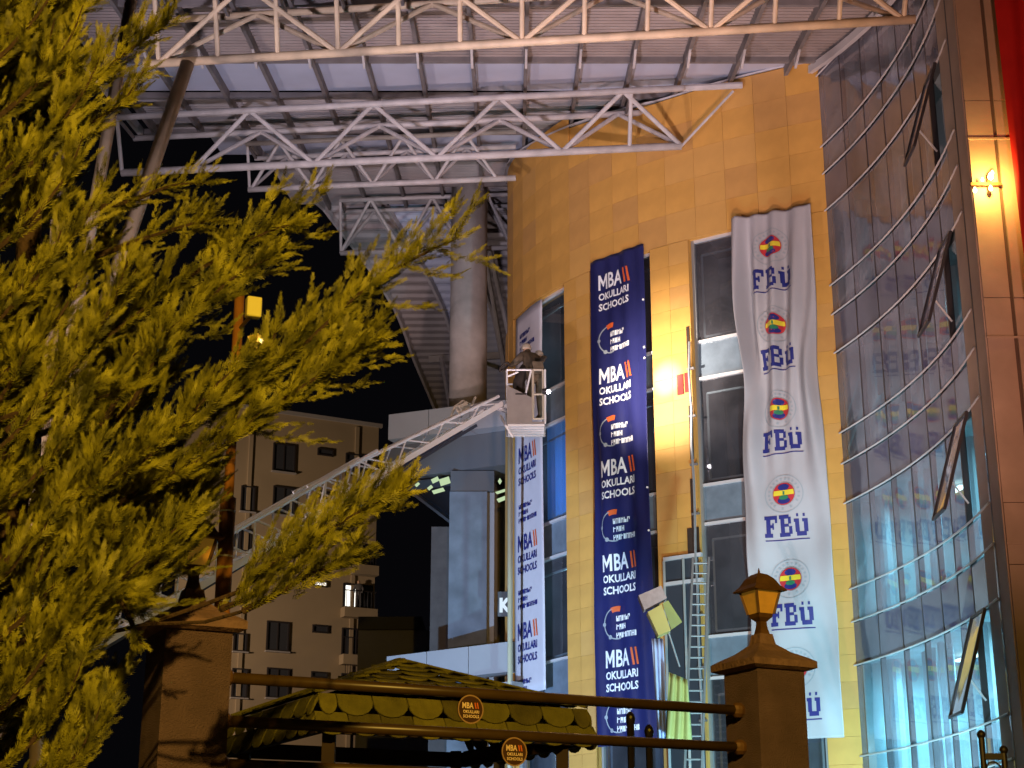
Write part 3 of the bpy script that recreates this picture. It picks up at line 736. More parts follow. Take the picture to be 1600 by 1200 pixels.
for (u0, v0, u1, v1) in ((757, 395, 800, 640), (765, 390, 812, 600), (705, 640, 690, 560)):
    MB().tube(ony(u0, v0, 53), ony(u1, v1, 56), .09).build('strut', M['steel'], sh)
# leaning tubular supports at the left
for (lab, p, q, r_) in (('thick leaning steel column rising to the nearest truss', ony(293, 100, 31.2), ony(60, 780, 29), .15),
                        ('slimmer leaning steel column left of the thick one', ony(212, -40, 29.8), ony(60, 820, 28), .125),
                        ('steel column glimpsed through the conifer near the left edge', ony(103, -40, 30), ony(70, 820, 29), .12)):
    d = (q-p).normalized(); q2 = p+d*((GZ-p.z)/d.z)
    o = MB().tube(q2, p, r_, n=12).build('steel_column', M['warmlit'], None, q2, True); tag(o, lab, 'column', 'leaning columns under the canopy')

# ------------------------------------------------------------------ wing behind: columns, parapets
rc = ony(731, 620, 49.5)
o = MB().lathe((rc.x, rc.y, 0), [(.60, 13.1), (.60, 15.5), (.605, 15.52), (.605, 18.6), (.6, 18.62), (.6, 23.2)], 32).build('round_column', M['concrete'], None, (rc.x, rc.y, 13.1), True)
tag(o, 'tall round concrete column under the rear canopy', 'column')
sqc = thing('square_column', (rc.x+.1, 48.2, GZ), 'broad square concrete column lit pale blue by a floodlight', 'column')
p0 = ony(701, 900, 47.5); p1 = ony(772, 900, 47.5)
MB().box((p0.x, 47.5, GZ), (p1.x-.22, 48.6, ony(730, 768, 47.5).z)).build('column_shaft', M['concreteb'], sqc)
MB().box((p1.x-.215, 47.62, GZ), (p1.x, 48.5, ony(730, 768, 47.5).z)).build('column_edge', M['greypan'], sqc)
MB().box((p0.x+.02, 47.55, ony(730, 767, 47.5).z+.0), (p1.x-.01, 48.6, ony(730, 735, 47.5).z)).build('column_head', M['darkpan'], sqc)
def band(name, lab, cat, A, B, hgt, depth, mt, splits=2):
    A = Vector(A); B = Vector(B); d = (B-A).normalized(); n = Vector((-d.y, d.x, 0))
    T = thing(name, (A+B)/2, lab, cat)
    for k in range(splits):
        a = lerp(A, B, k/splits)+d*.01; b = lerp(A, B, (k+1)/splits)-d*.01
        c = (a+b)/2+n*depth/2-Vector((0,0,hgt/2)); MB().obox(c, (b-a)/2, n*depth/2, Vector((0,0,hgt/2))).build('fascia_panel', M[mt], T)
    return T
def hz(u0, v0, u1, v1, Y):      # level line through two picture points, right end at depth Y
    B = ony(u1, v1, Y); A = onz(u0, v0, B.z); return A, B
A, B = hz(607, 648, 800, 623.5, 46.3); band('upper_parapet', 'pale grey upper parapet of the wing behind the fire ladder', 'parapet', A, B, .80, 1.2, 'greypan', 3)
A, B = hz(597, 700, 800, 671, 46.8); band('lower_parapet', 'darker grey slanting parapet under the upper one', 'parapet', A, B, 1.06, 1.5, 'darkpan', 1)
# soffit wedge under it with glowing patches for reflected window lights
T = thing('glazed_soffit', ony(690, 770, 50), 'dark glazed soffit with small glowing patches for reflected lights beside the square column', 'soffit')
MB().add([ony(640, 752, 48.5), ony(800, 733, 47.6), ony(800, 800, 55), ony(700, 812, 55), ony(630, 758, 52)], [(0,1,2,3,4)]).build('soffit_sheet', M['spandrel'], T)
MB().bar(ony(632, 757, 51.9), ony(704, 812, 54.9), .14, .2).build('soffit_edge', M['greypan'], T)
for (u, v, w_, h_) in ((685, 767, .34, .1), (680, 750, .2, .12), (695, 752, .3, .2), (672, 762, .12, .07), (783, 768, .3, .06), (784, 780, .25, .1), (652, 757, .1, .06), (781, 752, .06, .1)):
    p = ony(u, v, 47.9); MB().obox(p, (w_/2, 0, .05), (0, .02, 0), (-.03, 0, h_/2)).build('reflected_light', M['reflgreen'], T)
T = thing('rear_wall', ony(685, 900, 51), 'dim brown rear wall flanking the square column', 'wall')
MB().box((ony(673, 900, 50).x, 50, GZ), (ony(705, 900, 50).x, 50.5, ony(690, 823, 50).z)).build('wall_panel', mat('brown_wall', (.13,.11,.10), .8, var=.2), T)
MB().box((ony(765, 900, 50).x, 50.6, GZ), (1.0, 51, ony(690, 740, 50).z)).build('wall_panel', M['apt'], T)
MB().box((ony(780, 900, 50.2).x, 50.2, GZ), (ony(783, 900, 50.2).x, 50.4, ony(690, 790, 50).z)).build('door_jamb', M['darkpan'], T)
A, B = hz(604, 1026, 800, 1002, 44.5); band('low_white_wall', 'low pale wall with panel joints behind the gazebo roof', 'wall', A, B, .82, .6, 'greypan', 3)
A, B = hz(720, 1075, 800, 1064, 43.5); band('lower_white_ledge', 'pale ledge below the low wall right of the gazebo ridge', 'ledge', A, B, 1.2, .6, 'greypan', 1)
# letter sign cut off by the wall
T = thing('letter_sign', ony(786, 945, 45.6), 'small white illuminated letter K behind the end of the ochre wall', 'sign')
v, f = fit_text('K', 0, 0, .34, .42, .05); q = ony(780.5, 957, 45.6)
MB().add([q+Vector((a_, 0, b_)) for a_, b_ in v], f).build('letter', M['letter'], T)
MB().box(tuple(q+Vector((-.05,.02,-.1))), tuple(q+Vector((1,.1,.6)))).build('sign_board', M['roomd'], T)
# pale corner pipe
p = ony(797, 850, 43.6); o = MB().tube((p.x+.0, p.y, GZ), (p.x+.0, p.y, ony(797, 640, 43.6).z+.2), .07, n=12).build('corner_pipe', mat('pipe_paint', (.5,.47,.33), .35), None, (p.x, p.y, GZ), True)
tag(o, 'glossy cream pipe running up the left end of the ochre wall', 'pipe')

# ------------------------------------------------------------------ apartment block far behind
ad = Vector((.886, .464, 0)); an = Vector((ad.y, -ad.x, 0))
PR = ony(592, 668, 100); PRb = Vector((PR.x, PR.y, GZ))
apt = thing('apartment_block', PRb-ad*8, 'dim beige apartment block with dark windows behind the fire ladder', 'building')
def AP(a, z, o_=0): return PRb-ad*a+an*o_+Vector((0,0,z-GZ))
# a = metres left of the right corner
H_ = PR.z
def apx(u, v):      # picture point to (a, z) on the facade
    r = Vector(ray(u, v)); t = (PRb.dot(an))/(r.dot(an)); P = r*t; return (PRb-P).dot(ad), P.z
holes = []
def hole(u0, v0, u1, v1, kind): 
    a0, z1 = apx(u0, v0); a1, z0 = apx(u1, v1); holes.append((a1, a0, z0, z1, kind))
for v0 in (693, 760): hole(428, v0, 459, v0+46, 'w')
for v0 in (971, 1044): hole(418, v0, 449, v0+47, 'w')
hole(360, 825, 391, 862, 'w'); hole(366, 990, 384, 1018, 'w'); hole(364, 1045, 384, 1090, 'w'); hole(378, 760, 396, 800, 'w')
hole(497, 701, 519, 713, 's'); hole(497, 768, 517, 780, 's'); hole(490, 908, 510, 917, 'l'); hole(489, 977, 511, 989, 's'); hole(487, 1050, 510, 1059, 's')
hole(541, 709, 572, 750, 'b'); hole(550, 850, 582, 886, 'b'); hole(537, 912, 580, 953, 'p'); hole(535, 982, 578, 1026, 'b'); hole(534, 1053, 566, 1062, 'b')
# facade as cells between sorted holes: simple approach, thin wall with deep frames proud of it
A_W = apx(330, 700)[0]
MB().obox(AP(A_W/2, H_/2+GZ/2, -3.0), ad*(A_W/2), an*3.0, Vector((0,0,(H_-GZ)/2))).build('wall', M['apt'], apt)
MB().obox(AP(A_W/2-.05, H_+.1, -3.0), ad*(A_W/2+.15), an*3.15, Vector((0,0,.12))).build('roof_slab', M['greypan'], apt)
for pa in (1.5, 8.5, 16): 
    if pa < A_W: MB().obox(AP(pa, (H_+GZ)/2, .06), ad*.12, an*.06, Vector((0,0,(H_-GZ)/2-.2))).build('pilaster', M['apt'], apt)
for (a0, a1, z0, z1, k) in holes:
    c = lambda t_, z_, o_: AP(a0+(a1-a0)*t_, z_, o_)
    fr = MB(); fw = .09
    for t_ in (0, 1): fr.obox(c(t_, (z0+z1)/2, .06), ad*fw/2, an*.06, Vector((0,0,(z1-z0)/2+fw/2)))
    for z_ in (z0, z1): fr.obox(c(.5, z_, .063), ad*(a1-a0)/2, an*.06, Vector((0,0,fw/2)))
    if k in 'wbp': fr.obox(c(.5, (z0+z1)/2, .05), ad*.04, an*.04, Vector((0,0,(z1-z0)/2)))
    wn = fr.build('window', M['darkframe'], apt)
    MB().obox(c(.5, (z0+z1)/2, .02), ad*(a1-a0-fw)/2, an*.015, Vector((0,0,(z1-z0-fw)/2))).build('pane', M['litroom'] if k == 'l' else M['spandrel'], wn)
    if k == 'w': MB().obox(c(.5, z0-.08, .12), ad*((a1-a0)/2+.1), an*.12, Vector((0,0,.04))).build('sill', M['greypan'], wn)
    if k == 'p': MB().obox(c(.76, (z0+z1)/2, .06), ad*(a1-a0)*.17, an*.01, Vector((0,0,(z1-z0)/2-.1))).build('lit_pane', M['litroom'], wn)
    if k in 'bp':
        ra = MB()
        ra.obox(c(.5, z0+1.0, .55), ad*((a1-a0)/2+.1), an*.03, Vector((0,0,.03)))
        for i in range(9): ra.tube(c(i/8, z0, .55), c(i/8, z0+1.0, .55), .02, n=4)
        ra.build('balcony_rail', M['darkframe'], apt)
        MB().obox(c(.5, z0-.35, .35), ad*((a1-a0)/2+.15), an*.35, Vector((0,0,.3))).build('balcony', M['apt'], apt)
lb = thing('low_dark_building', ony(640, 1000, 80), 'low dark building with stepped roof right of the apartment block', 'building')
q0 = ony(560, 985, 80); q1 = ony(672, 985, 80)
MB().box((q0.x, 80, GZ), (q1.x, 88, q0.z)).build('wall', M['greypan'], lb); MB().box((q0.x, 79.7, q0.z+.0), (q1.x-.4, 88, ony(600, 965, 80).z)).build('roof', M['darkpan'], lb)
# dim city light on the far buildings
lamp('SPOT', 'far_street_light', (-32, 70, 12), 22000, (1.0,.70,.46), 1.0, (-11, 100, 18), 70, 1)

# ------------------------------------------------------------------ people
def skin_mesh(name, verts, edges, radii, mt, sub=1):
    me = bpy.data.meshes.new(name); me.from_pydata([tuple(v) for v in verts], edges, []); o = bpy.data.objects.new(name, me); col.objects.link(o)
    md = o.modifiers.new('skin', 'SKIN'); md.use_smooth_shade = True
    if not me.skin_vertices: bpy.context.view_layer.update()
    if not me.skin_vertices:
        bpy.context.view_layer.objects.active = o
        bm = bmesh.new(); bm.from_mesh(me); bm.verts.layers.skin.verify(); bm.to_mesh(me); bm.free()
    for i, r_ in enumerate(radii):
        rr = r_ if isinstance(r_, tuple) else (r_, r_)
        me.skin_vertices[0].data[i].radius = rr; me.skin_vertices[0].data[i].use_root = (i == 0)
    s = o.modifiers.new('sub', 'SUBSURF'); s.levels = sub; s.render_levels = sub
    dg = bpy.context.evaluated_depsgraph_get(); dg.update(); nm = bpy.data.meshes.new_from_object(o.evaluated_get(dg))
    bpy.data.objects.remove(o); nm.name = name; nm.materials.clear(); nm.materials.append(mt)
    for p in nm.polygons: p.use_smooth = True
    return nm
def person(label, base, heading, lean=0, arms=((.2,.35,1.15),(-.2,.35,1.15)), head_tilt=0, mt=None, helmet=True, hgt=1.78, group=None):
    """base: feet, local y = facing direction; arms: hand targets"""
    mt = mt or M['uniform']
    T = thing('person', base, label, 'person', group)
    ch = Vector((0, math.sin(lean)*.5, .95+math.cos(lean)*.45)); nk = ch+Vector((0, math.sin(lean)*.12, math.cos(lean)*.12)); hd = nk+Vector((0,.03+math.sin(lean+head_tilt)*.1,.13))
    V = [Vector((0,0,.95)), (Vector((0,0,.95))+ch)/2, ch, nk, hd]
    E = [(0,1),(1,2),(2,3),(3,4)]; Rr = [(.19,.15),(.19,.15),(.22,.16),.07,.085]
    for sx, h in zip((1,-1), arms):
        i = len(V); sh_ = ch+Vector((sx*.19,0,.02)); h = Vector(h); el = (sh_+h)/2+Vector((sx*.08,-.05,-.08))
        V += [sh_, el, h+(el-h)*.15, h]; E += [(2,i),(i,i+1),(i+1,i+2),(i+2,i+3)]; Rr += [.10,.078,.06,.045]
        for k in range(4):
            V.append(h+(h-el).normalized()*.09+Vector((sx*(k-1.5)*.022,0,-.01*k))); E.append((i+3, len(V)-1)); Rr.append(.012)
        V.append(h+(h-el).normalized()*.05+Vector((-sx*.06,0,.02))); E.append((i+3, len(V)-1)); Rr.append(.013)
    for sx in (1,-1):
        i = len(V); V += [Vector((sx*.1,0,.88)), Vector((sx*.12,.04,.5)), Vector((sx*.12,0,.09)), Vector((sx*.13,.16,.05))]
        E += [(0,i),(i,i+1),(i+1,i+2),(i+2,i+3)]; Rr += [.10,.07,.055,.045]
    f = hgt/1.78
    me = skin_mesh('body', [v*f for v in V], E, [tuple(q*f for q in r_) if isinstance(r_, tuple) else r_*f for r_ in Rr], mt)
    rot = (0,0,heading)
    put('body', me, T, base, rot)
    hb = MB(); hc = hd*f
    hb.lathe(hc-Vector((0,0,.03)), [(.04,-.10),(.075,-.06),(.09,0),(.088,.05),(.06,.10),(.01,.12)], 14)
    hb.add([hc+Vector((0,.085,.0)), hc+Vector((-.015,.085,-.04)), hc+Vector((.015,.085,-.04)), hc+Vector((0,.115,-.035))], [(0,1,3),(0,3,2),(1,2,3)])
    o = put('head', hb.mesh('head', M['skin'], smooth=True), T, base, rot)
    if helmet:
        o = put('helmet', MB().lathe(hc, [(.13,-.01),(.125,.01),(.115,.06),(.08,.12),(.01,.15)], 14).mesh('helmet', M['helmet'], smooth=True), T, base, rot)
    c = ch*f
    st = MB()
    for dz in (-.12, -.3): st.lathe(Vector((0, c.y*(1+dz*1.2), c.z+dz)), [(.165,-.025),(.172,0),(.165,.025)], 14)
    if helmet: put('reflective_band', st.mesh('reflective_band', M['reflect']), T, base, rot)
    return T

# ------------------------------------------------------------------ fire ladder and lift basket
LT = ony(776, 641, 37.3); L0 = ony(380, 872, 33.4); ld = (LT-L0).normalized()
L1 = L0-ld*6.0
sd = Vector((-ld.y, ld.x, 0)).normalized()*-1    # horizontal side
up = sd.cross(ld); up = up if up.z > 0 else -up
fl = thing('fire_ladder', L1, 'white telescopic fire engine ladder reaching up to the basket', 'ladder')
def lad(t0, t1, wd, ht, rr, dn, dz, tn):
    a = L1+ld*t0+up*dz; b = L1+ld*t1+up*dz; n = max(2, int((t1-t0)/dn))
    for s in (-1, 1):
        MB().bar(a+sd*s*wd/2, b+sd*s*wd/2, rr*1.5, rr*2.4, up).build('lower_rail', M['tower'], fl)
        h1 = a+sd*s*wd/2+up*ht; h2 = b+sd*s*wd/2+up*(ht*tn)
        MB().tube(h1, h2, rr*.75).build('hand_rail', M['tower'], fl)
        for k in range(n):
            p = lerp(a, b, k/n)+sd*s*wd/2; q = lerp(a, b, (k+1)/n)+sd*s*wd/2; hp = lerp(h1, h2, (k+.45)/n); hq = lerp(h1, h2, (k+1)/n)
            MB().tube(p, hp, rr*.42, n=6).build('lattice_bar', M['tower'], fl); MB().tube(hp, q, rr*.42, n=6).build('lattice_bar', M['tower'], fl)
    m = int((t1-t0)/.3)
    for k in range(m):
        c = lerp(a, b, (k+.5)/m); MB().tube(c-sd*wd/2, c+sd*wd/2, .022, n=6).build('rung', M['tower'], fl)
Ltot = (LT-L1).length
lad(0, 10.0, .78, .62, .06, 1.0, -.02, 1.0)
lad(8.0, Ltot, .62, .56, .05, 1.05, .10, .35)
for s in (-1, 1): MB().bar(L1+sd*s*.36-up*.14, L1+ld*(Ltot-1)+sd*s*.3-up*.04, .05, .07, up).build('base_beam', M['ladderd'], fl)
MB().bar(L1+ld*9.6+up*.0-sd*.45, L1+ld*10.1-sd*.45, .1, .3, up).build('end_plate', M['tower'], fl)
# hose and lamp clutter at the ladder head
hp = L1+ld*(Ltot-.9)+up*.35
MB().poly([hp+ld*(-.5)+up*.0, hp+ld*(-.2)+up*.22, hp+ld*.1+up*.25, hp+ld*.3+up*.05, hp+ld*.5+up*.18], .03).build('hose_loop', M['helmet'], fl)
MB().obox(hp+up*.12, ld*.12, sd*.1, up*.09).build('winch_box', M['helmet'], fl)
# basket
bx0 = ony(792, 650, 36.6); bx1 = ony(852, 650, 36.6); wB = bx1.x-bx0.x
zf = ony(820, 662, 36.6).z; zt = ony(820, 578, 36.6).z
bk = thing('lift_basket', (bx0.x+wB/2, 37, zf), 'grey rescue basket at the top of the fire ladder holding two firefighters', 'basket')
X0, X1, Y0, Y1 = bx0.x, bx1.x, 36.6, 37.7
MB().box((X0, Y0, zf), (X1, Y1, zf+.05)).build('floor', M['basket'], bk)
for i in range(5): MB().box((X0+.02, Y0+.05+i*.21, zf-.05), (X1-.02, Y0+.13+i*.21, zf-.001)).build('floor_rib', M['tower'], bk)
ztp = ony(800, 602, 36.6).z; zrp = ony(835, 620, 36.6).z
MB().add([(X0, Y0, zf+.05), (X0+wB*.66, Y0, zf+.05), (X0+wB*.66, Y0, zrp-.02), (X0, Y0, ztp), (X0, Y0+.04, zf+.05), (X0+wB*.66, Y0+.04, zf+.05), (X0+wB*.66, Y0+.04, zrp-.02), (X0, Y0+.04, ztp)],
         [(0,1,2,3),(7,6,5,4),(3,2,6,7),(0,3,7,4),(1,5,6,2)]).build('front_panel', M['basket'], bk)
MB().box((X0+wB*.22, Y0-.006, zrp+.05), (X0+wB*.5, Y0-.001, zrp+.09)).build('nameplate', M['darkframe'], bk)
MB().box((X0, Y0+.05, zf+.05), (X0+.03, Y1, ztp)).build('side_panel', M['basket'], bk)
gx0 = X0+wB*.68; gx1 = X1-.05
g = MB()
for x in (gx0, gx1): g.tube((x, Y0, zf+.12), (x, Y0, zt), .028)
for z in (zf+.12, (zf+.12+zt)/2, zt): g.tube((gx0, Y0, z), (gx1, Y0, z), .028)
g.build('gate_frame', M['helmet'], bk)
g = MB()
for (a, b) in (((X0,Y0,zt),(X0+wB*.64,Y0,zt)), ((X0,Y0,zt),(X0,Y0,ztp)), ((X0,Y0,zt),(X0,Y1,zt)), ((X0,Y1,zt),(X1,Y1,zt)), ((X1,Y0,zt),(X1,Y1,zt)), ((X1,Y0,zf),(X1,Y0,zt)), ((X1,Y1,zf),(X1,Y1,zt)), ((X0,Y1,zf),(X0,Y1,zt)),
               ((X0,Y0,(zt+ztp)/2+.02),(X0+wB*.3,Y0,zt-.05)), ((X0+wB*.64,Y0,zt),(X0+wB*.5,Y0,zrp+.1))): g.tube(a, b, .024, n=6)
g.build('guard_rail', M['tower'], bk)
MB().poly([LT+up*.1, LT+Vector((.35,-.2,-.1)), (X0-.0, Y0+.2, zf+.5)], .07, 8).build('basket_arm', M['tower'], bk)
MB().poly([LT+Vector((.1,-.2,-.2)), (X0-.02, Y0+.1, zf-.03), (X0+.15, Y0+.1, zf-.3)], .035, 6).build('basket_strut', M['tower'], bk)
sl = Vector((X1+.03, Y0+.0, ony(855, 612, 36.6).z))
MB().tube(sl-Vector((.1,0,0)), sl+Vector((.0,0,0)), .07, .09, 12).build('work_lamp', M['darkframe'], bk)
MB().lathe(sl+Vector((.05,0,0)), [(.01,-.05),(.04,-.03),(.052,0),(.04,.03),(.01,.05)], 12).build('lamp_lens', M['spot'], bk, smooth=True)
hotp = Wp(hit(1042, 590)[0], 0, zat(1042, 592))
lamp('SPOT', 'work_lamp_light', sl+Vector((.22, .0, .0)), 3000, (1.0,.86,.72), .05, hotp, 66, 1.0)
lamp('SPOT', 'work_lamp_beam_light', sl+Vector((.24, .0, .0)), 5500, (1.0,.90,.78), .05, hotp, 15, 1.0)
TAN = mat('tan_uniform', (.12,.09,.06), .8, var=.4, vscale=6)
person('firefighter in a tan uniform bending at the right side of the lift basket, helmet pale', (X0+wB*.76, Y0+.45, zf+.26), R(35), R(24), ((.30,.42,1.35), (-.25,.5,1.25)), mt=TAN, hgt=2.08)
person('firefighter in dark uniform leaning at the left side of the lift basket', (X0+wB*.30, Y0+.55, zf+.22), R(-62), R(40), ((.15,.55,1.45), (-.25,.5,1.3)), hgt=2.05)
MB().poly([Vector((X0-.05+.12*math.cos(k), Y0+.1+.02*k, zt+.12+.10*math.sin(k*1.3))) for k in np.linspace(0, 6, 14)], .03, 6).build('hose_coil', M['uniform'], bk)
MB().obox((X1-.16, Y0+.12, zt+.10), (.13,.02,0), (0,.1,0), (-.02,0,.12)).build('equipment_case', TAN, bk)
person('dark silhouette of a person standing on the lit apartment balcony', AP(*apx(556, 952), .35), R(180), 0, ((.25,.15,1.0), (-.25,.15,1.0)), mt=M['roomd'], helmet=False)

# ------------------------------------------------------------------ things at the foot of the facade
def lean_ladder(A, B, wv, n, mt, label, nm='extension_ladder'):
    A = Vector(A); B = Vector(B); wv = Vector(wv)
    T = thing(nm, A, label, 'ladder')
    for s in (-.5, .5): MB().bar(A+wv*s, B+wv*s, .05, .09, (0,1,0)).build('stile', mt, T)
    for k in range(n):
        c = lerp(A, B, (k+.5)/n); MB().tube(c-wv*.5, c+wv*.5, .022, n=6).build('rung', mt, T)
    return T
la = ony(1080, 1290, 34.5); lb_ = ony(1095, 872, 36.3)
lean_ladder(la, lb_, (.36, 0, 0), 24, mat('dull_ladder', (.20,.19,.19), .5, .2), 'tall silver ladder leaning on the wall beside the third window strip')
T = thing('tilted_box', ony(1032, 960, 33.5), 'tilted box with grey top and two yellow faces on a thin pole', 'box')
P = lambda u, v, Y=33.5: ony(u, v, Y)
def prism(pts, d): 
    n = len(pts); V = pts+[p+Vector((0,d,0)) for p in pts]
    return V, [tuple(range(n)), tuple(range(n, 2*n))[::-1]]+[(i, n+i, n+(i+1) % n, (i+1) % n) for i in range(n)]
MB().add(*prism([P(998,930), P(1033,915), P(1042,934), P(1007,953)], .35)).build('grey_lid', M['greybox'], T)
MB().add(*prism([P(1012,956,33.45), P(1034,944,33.45), P(1048,985,33.45), P(1029,993,33.45)], .38)).build('yellow_face', M['yellow'], T)
MB().add([P(1035,943,33.46), P(1044,938,33.6), P(1066,972,33.8), P(1049,984,33.46), P(1044,938,34.2), P(1066,972,34.2)], [(0,1,2,3),(1,4,5,2)]).build('yellow_flap', mat('yellow_face', (.34,.32,.07), .5), T)
MB().tube(P(1044,986,33.7), P(1062,1042,33.7), .018, n=6).build('pole', M['frame'], T)
MB().tube(P(1040,940,33.7), P(1046,990,33.7), .02, n=6).build('stem', M['frame'], T)
# yellow and pale blue folded sheet
def drape(name, lab, cat, pts, Y, mt, nj=10, amp=.05):
    (ua, va), (ub, vb), (uc, vc), (ud, vd) = pts; b = MB(); nu = 16
    def f(i, j):
        x = i/nu; y = j/nj; u = (ua+(ub-ua)*x)*(1-y)+(uc+(ud-uc)*x)*y; v = (va+(vb-va)*x)*(1-y)+(vc+(vd-vc)*x)*y
        return ony(u, v, Y+amp*math.sin(i*1.1+j*.3))
    b.sheet(f, nu, nj); p = ony((uc+ud)/2, (vc+vd)/2, Y); o = b.build(name, mt, None, p, True)
    o.modifiers.new('t', 'SOLIDIFY').thickness = .01; tag(o, lab, cat); return o
drape('yellow_sheet', 'crumpled yellow sheet hung beside the silver ladder', 'sheet', ((1045,1050),(1074,1062),(1040,1156),(1082,1170)), 33.9, M['yellow'])
drape('pale_blue_sheet', 'pale blue sheet hanging left of the yellow one', 'sheet', ((1018,998),(1036,998),(1030,1160),(1044,1160)), 34.3, M['paleblue'])

# ------------------------------------------------------------------ fence
fd = Vector((.889, .457, 0)).normalized(); fnn = Vector((fd.y, -fd.x, 0))
FR = Vector((1.97, 12.75, 0)); FL = FR-fd*4.60
def fence_pillar(c, ztop, nm, label):
    T = thing(nm, (c.x, c.y, GZ), label, 'pillar', 'plastered gate pillars with lanterns')
    hw = .222
    MB().obox((c.x, c.y, (GZ+ztop)/2), fd*hw, fnn*hw, Vector((0,0,(ztop-GZ)/2))).build('shaft', M['plaster'], T)
    # cap: slab and concave pyramid
    b = MB(); o2 = Vector((c.x, c.y, ztop))
    prof = [(hw+.03, .002), (hw+.075, .02), (hw+.075, .07), (hw+.03, .10), (.16, .15), (.075, .22), (.06, .30)]
    V = []
    for r_, z in prof: V += [o2+fd*r_*sx+fnn*r_*sy+Vector((0,0,z)) for sx, sy in ((-1,-1),(1,-1),(1,1),(-1,1))]
    F = [(0,3,2,1)]+[(4*k+i, 4*k+(i+1) % 4, 4*k+4+(i+1) % 4, 4*k+4+i) for k in range(len(prof)-1) for i in range(4)]+[tuple(range(4*len(prof)-4, 4*len(prof)))]
    b.add(V, F); b.build('cap', M['cap'], T)
    return T, o2+Vector((0,0,.30))
def lantern(p, label):
    T = thing('pillar_lantern', p, label, 'lantern', 'lanterns on the fence pillars')
    def fr(prof, rot=0):
        V = []; f2 = (fd*math.cos(rot)+fnn*math.sin(rot)); n2 = (fnn*math.cos(rot)-fd*math.sin(rot))
        n = 4
        for r_, z in prof: V += [p+f2*r_*sx+n2*r_*sy+Vector((0,0,z)) for sx, sy in ((-1,-1),(1,-1),(1,1),(-1,1))]
        return V, [(3,2,1,0)]+[(4*k+i, 4*k+(i+1) % 4, 4*k+4+(i+1) % 4, 4*k+4+i) for k in range(len(prof)-1) for i in range(4)]+[tuple(range(4*len(prof)-4, 4*len(prof)))]
    MB().add(*fr([(.045,0), (.032,.06), (.03,.10), (.06,.13), (.07,.16)])).build('stem', M['lampmetal'], T)
    MB().add(*fr([(.068,.161), (.105,.335)])).build('amber_pane', M['amber'], T)
    b = MB()
    for sx, sy in ((-1,-1),(1,-1),(1,1),(-1,1)): b.bar(p+fd*.073*sx+fnn*.073*sy+Vector((0,0,.16)), p+fd*.112*sx+fnn*.112*sy+Vector((0,0,.34)), .018, .018)
    b.build('corner_bars', M['lampmetal'], T)['kind'] = 'stuff'
    MB().add(*fr([(.15,.335), (.155,.345), (.115,.385), (.085,.44), (.05,.475), (.015,.49)])).build('roof', M['lampmetal'], T)
    MB().tube(p+Vector((0,0,.488)), p+Vector((0,0,.53)), .012, .004, 8).build('finial', M['lampmetal'], T)
    return T
zr_ = ony(1190, 1050, 12.7).z; zl_ = ony(305, 985, 10.45).z
T1, pR = fence_pillar(FR, zr_, 'fence_pillar', 'plastered fence pillar at the right, dark left face, amber lantern on top')
T2, pL = fence_pillar(FL, zl_, 'fence_pillar', 'plastered fence pillar at the left with leaf shadows, next to the conifer')
lantern(pR, 'amber glass lantern on the right fence pillar, clear of leaves')
lantern(pL, 'amber glass lantern on the left fence pillar, half hidden by the conifer')
fence = thing('rail_fence', (FL+FR)/2+Vector((0,0,GZ)), 'brown round rail fence between the two plastered pillars', 'fence')
for (vl, vr) in ((1058, 1109), (1126, 1167), (1194, 1226), (1262, 1285)):
    zL = ony(366, vl, FL.y+.1).z; zR = ony(1150, vr, FR.y-.15).z; z = (zL+zR)/2
    a = FL+fd*.2; b = FR-fd*.2; a.z = zL; b.z = zR
    MB().tube(a, b, .038, n=14).build('rail', M['brown'], fence, smooth=True)
    for q in (a+fd*.06, b-fd*.06): MB().lathe(q-Vector((0,0,.0)), [(.03,-.055),(.055,-.03),(.06,0),(.055,.03),(.03,.055)], 12).build('rail_socket', M['lampmetal'], fence)
def disc_sign(u, v, label):
    # on the fence plane, slightly proud
    r = Vector(ray(u, v)); t = (FL.dot(fnn))/(r.dot(fnn)); c = r*t+fnn*.06
    T = thing('disc_sign', c, label, 'sign', 'round MBA signs on the fence rails')
    n = 32; rr = .098
    X = fd; Z = Vector((0,0,1))
    V = [c+fnn*o_+(X*math.cos(2*math.pi*i/n)+Z*math.sin(2*math.pi*i/n))*rr for o_ in (0, .015) for i in range(n)]
    MB().add(V, [tuple(range(n))[::-1], tuple(range(n, 2*n))]+[(i, (i+1) % n, n+(i+1) % n, n+i) for i in range(n)]).build('disc', mat('sign_brown', (.07,.03,.012), .4), T)
    rg, rf = ring(0, 0, rr*.93, rr*1.03, 40)
    MB().add([c+fnn*.018+X*a_+Z*b_ for a_, b_ in rg], rf).build('disc_rim', mat('sign_rim', (.4,.25,.12), .5), T)
    b = MB()
    for tx, x0_, y0_, w_, h_ in (('MBA', -.066, .005, .088, .042), ('OKULLARI', -.06, -.028, .125, .022), ('SCHOOLS', -.06, -.06, .125, .022)):
        vv, ff = fit_text(tx, x0_, y0_, w_, h_, .03); b.add([c+fnn*.019+X*a_+Z*b_ for a_, b_ in vv], ff)
    b.build('sign_text', mat('sign_gold', (.95,.72,.42), .4), T)
    b = MB()
    for k in range(2):
        x = .028+k*.018; b.add([c+fnn*.0195+X*a_+Z*b_ for a_, b_ in ((x,.047),(x+.009,.047),(x+.018,.005),(x+.008,.005))], [(0,3,2,1)])
    b.build('sign_stripes', mat('sign_orange', (.8,.18,.03), .4), T)
disc_sign(728, 1110, 'round brown MBA OKULLARI SCHOOLS sign on the upper rail')
disc_sign(796, 1176, 'round brown MBA OKULLARI SCHOOLS sign on the middle rail, lower right of the other')
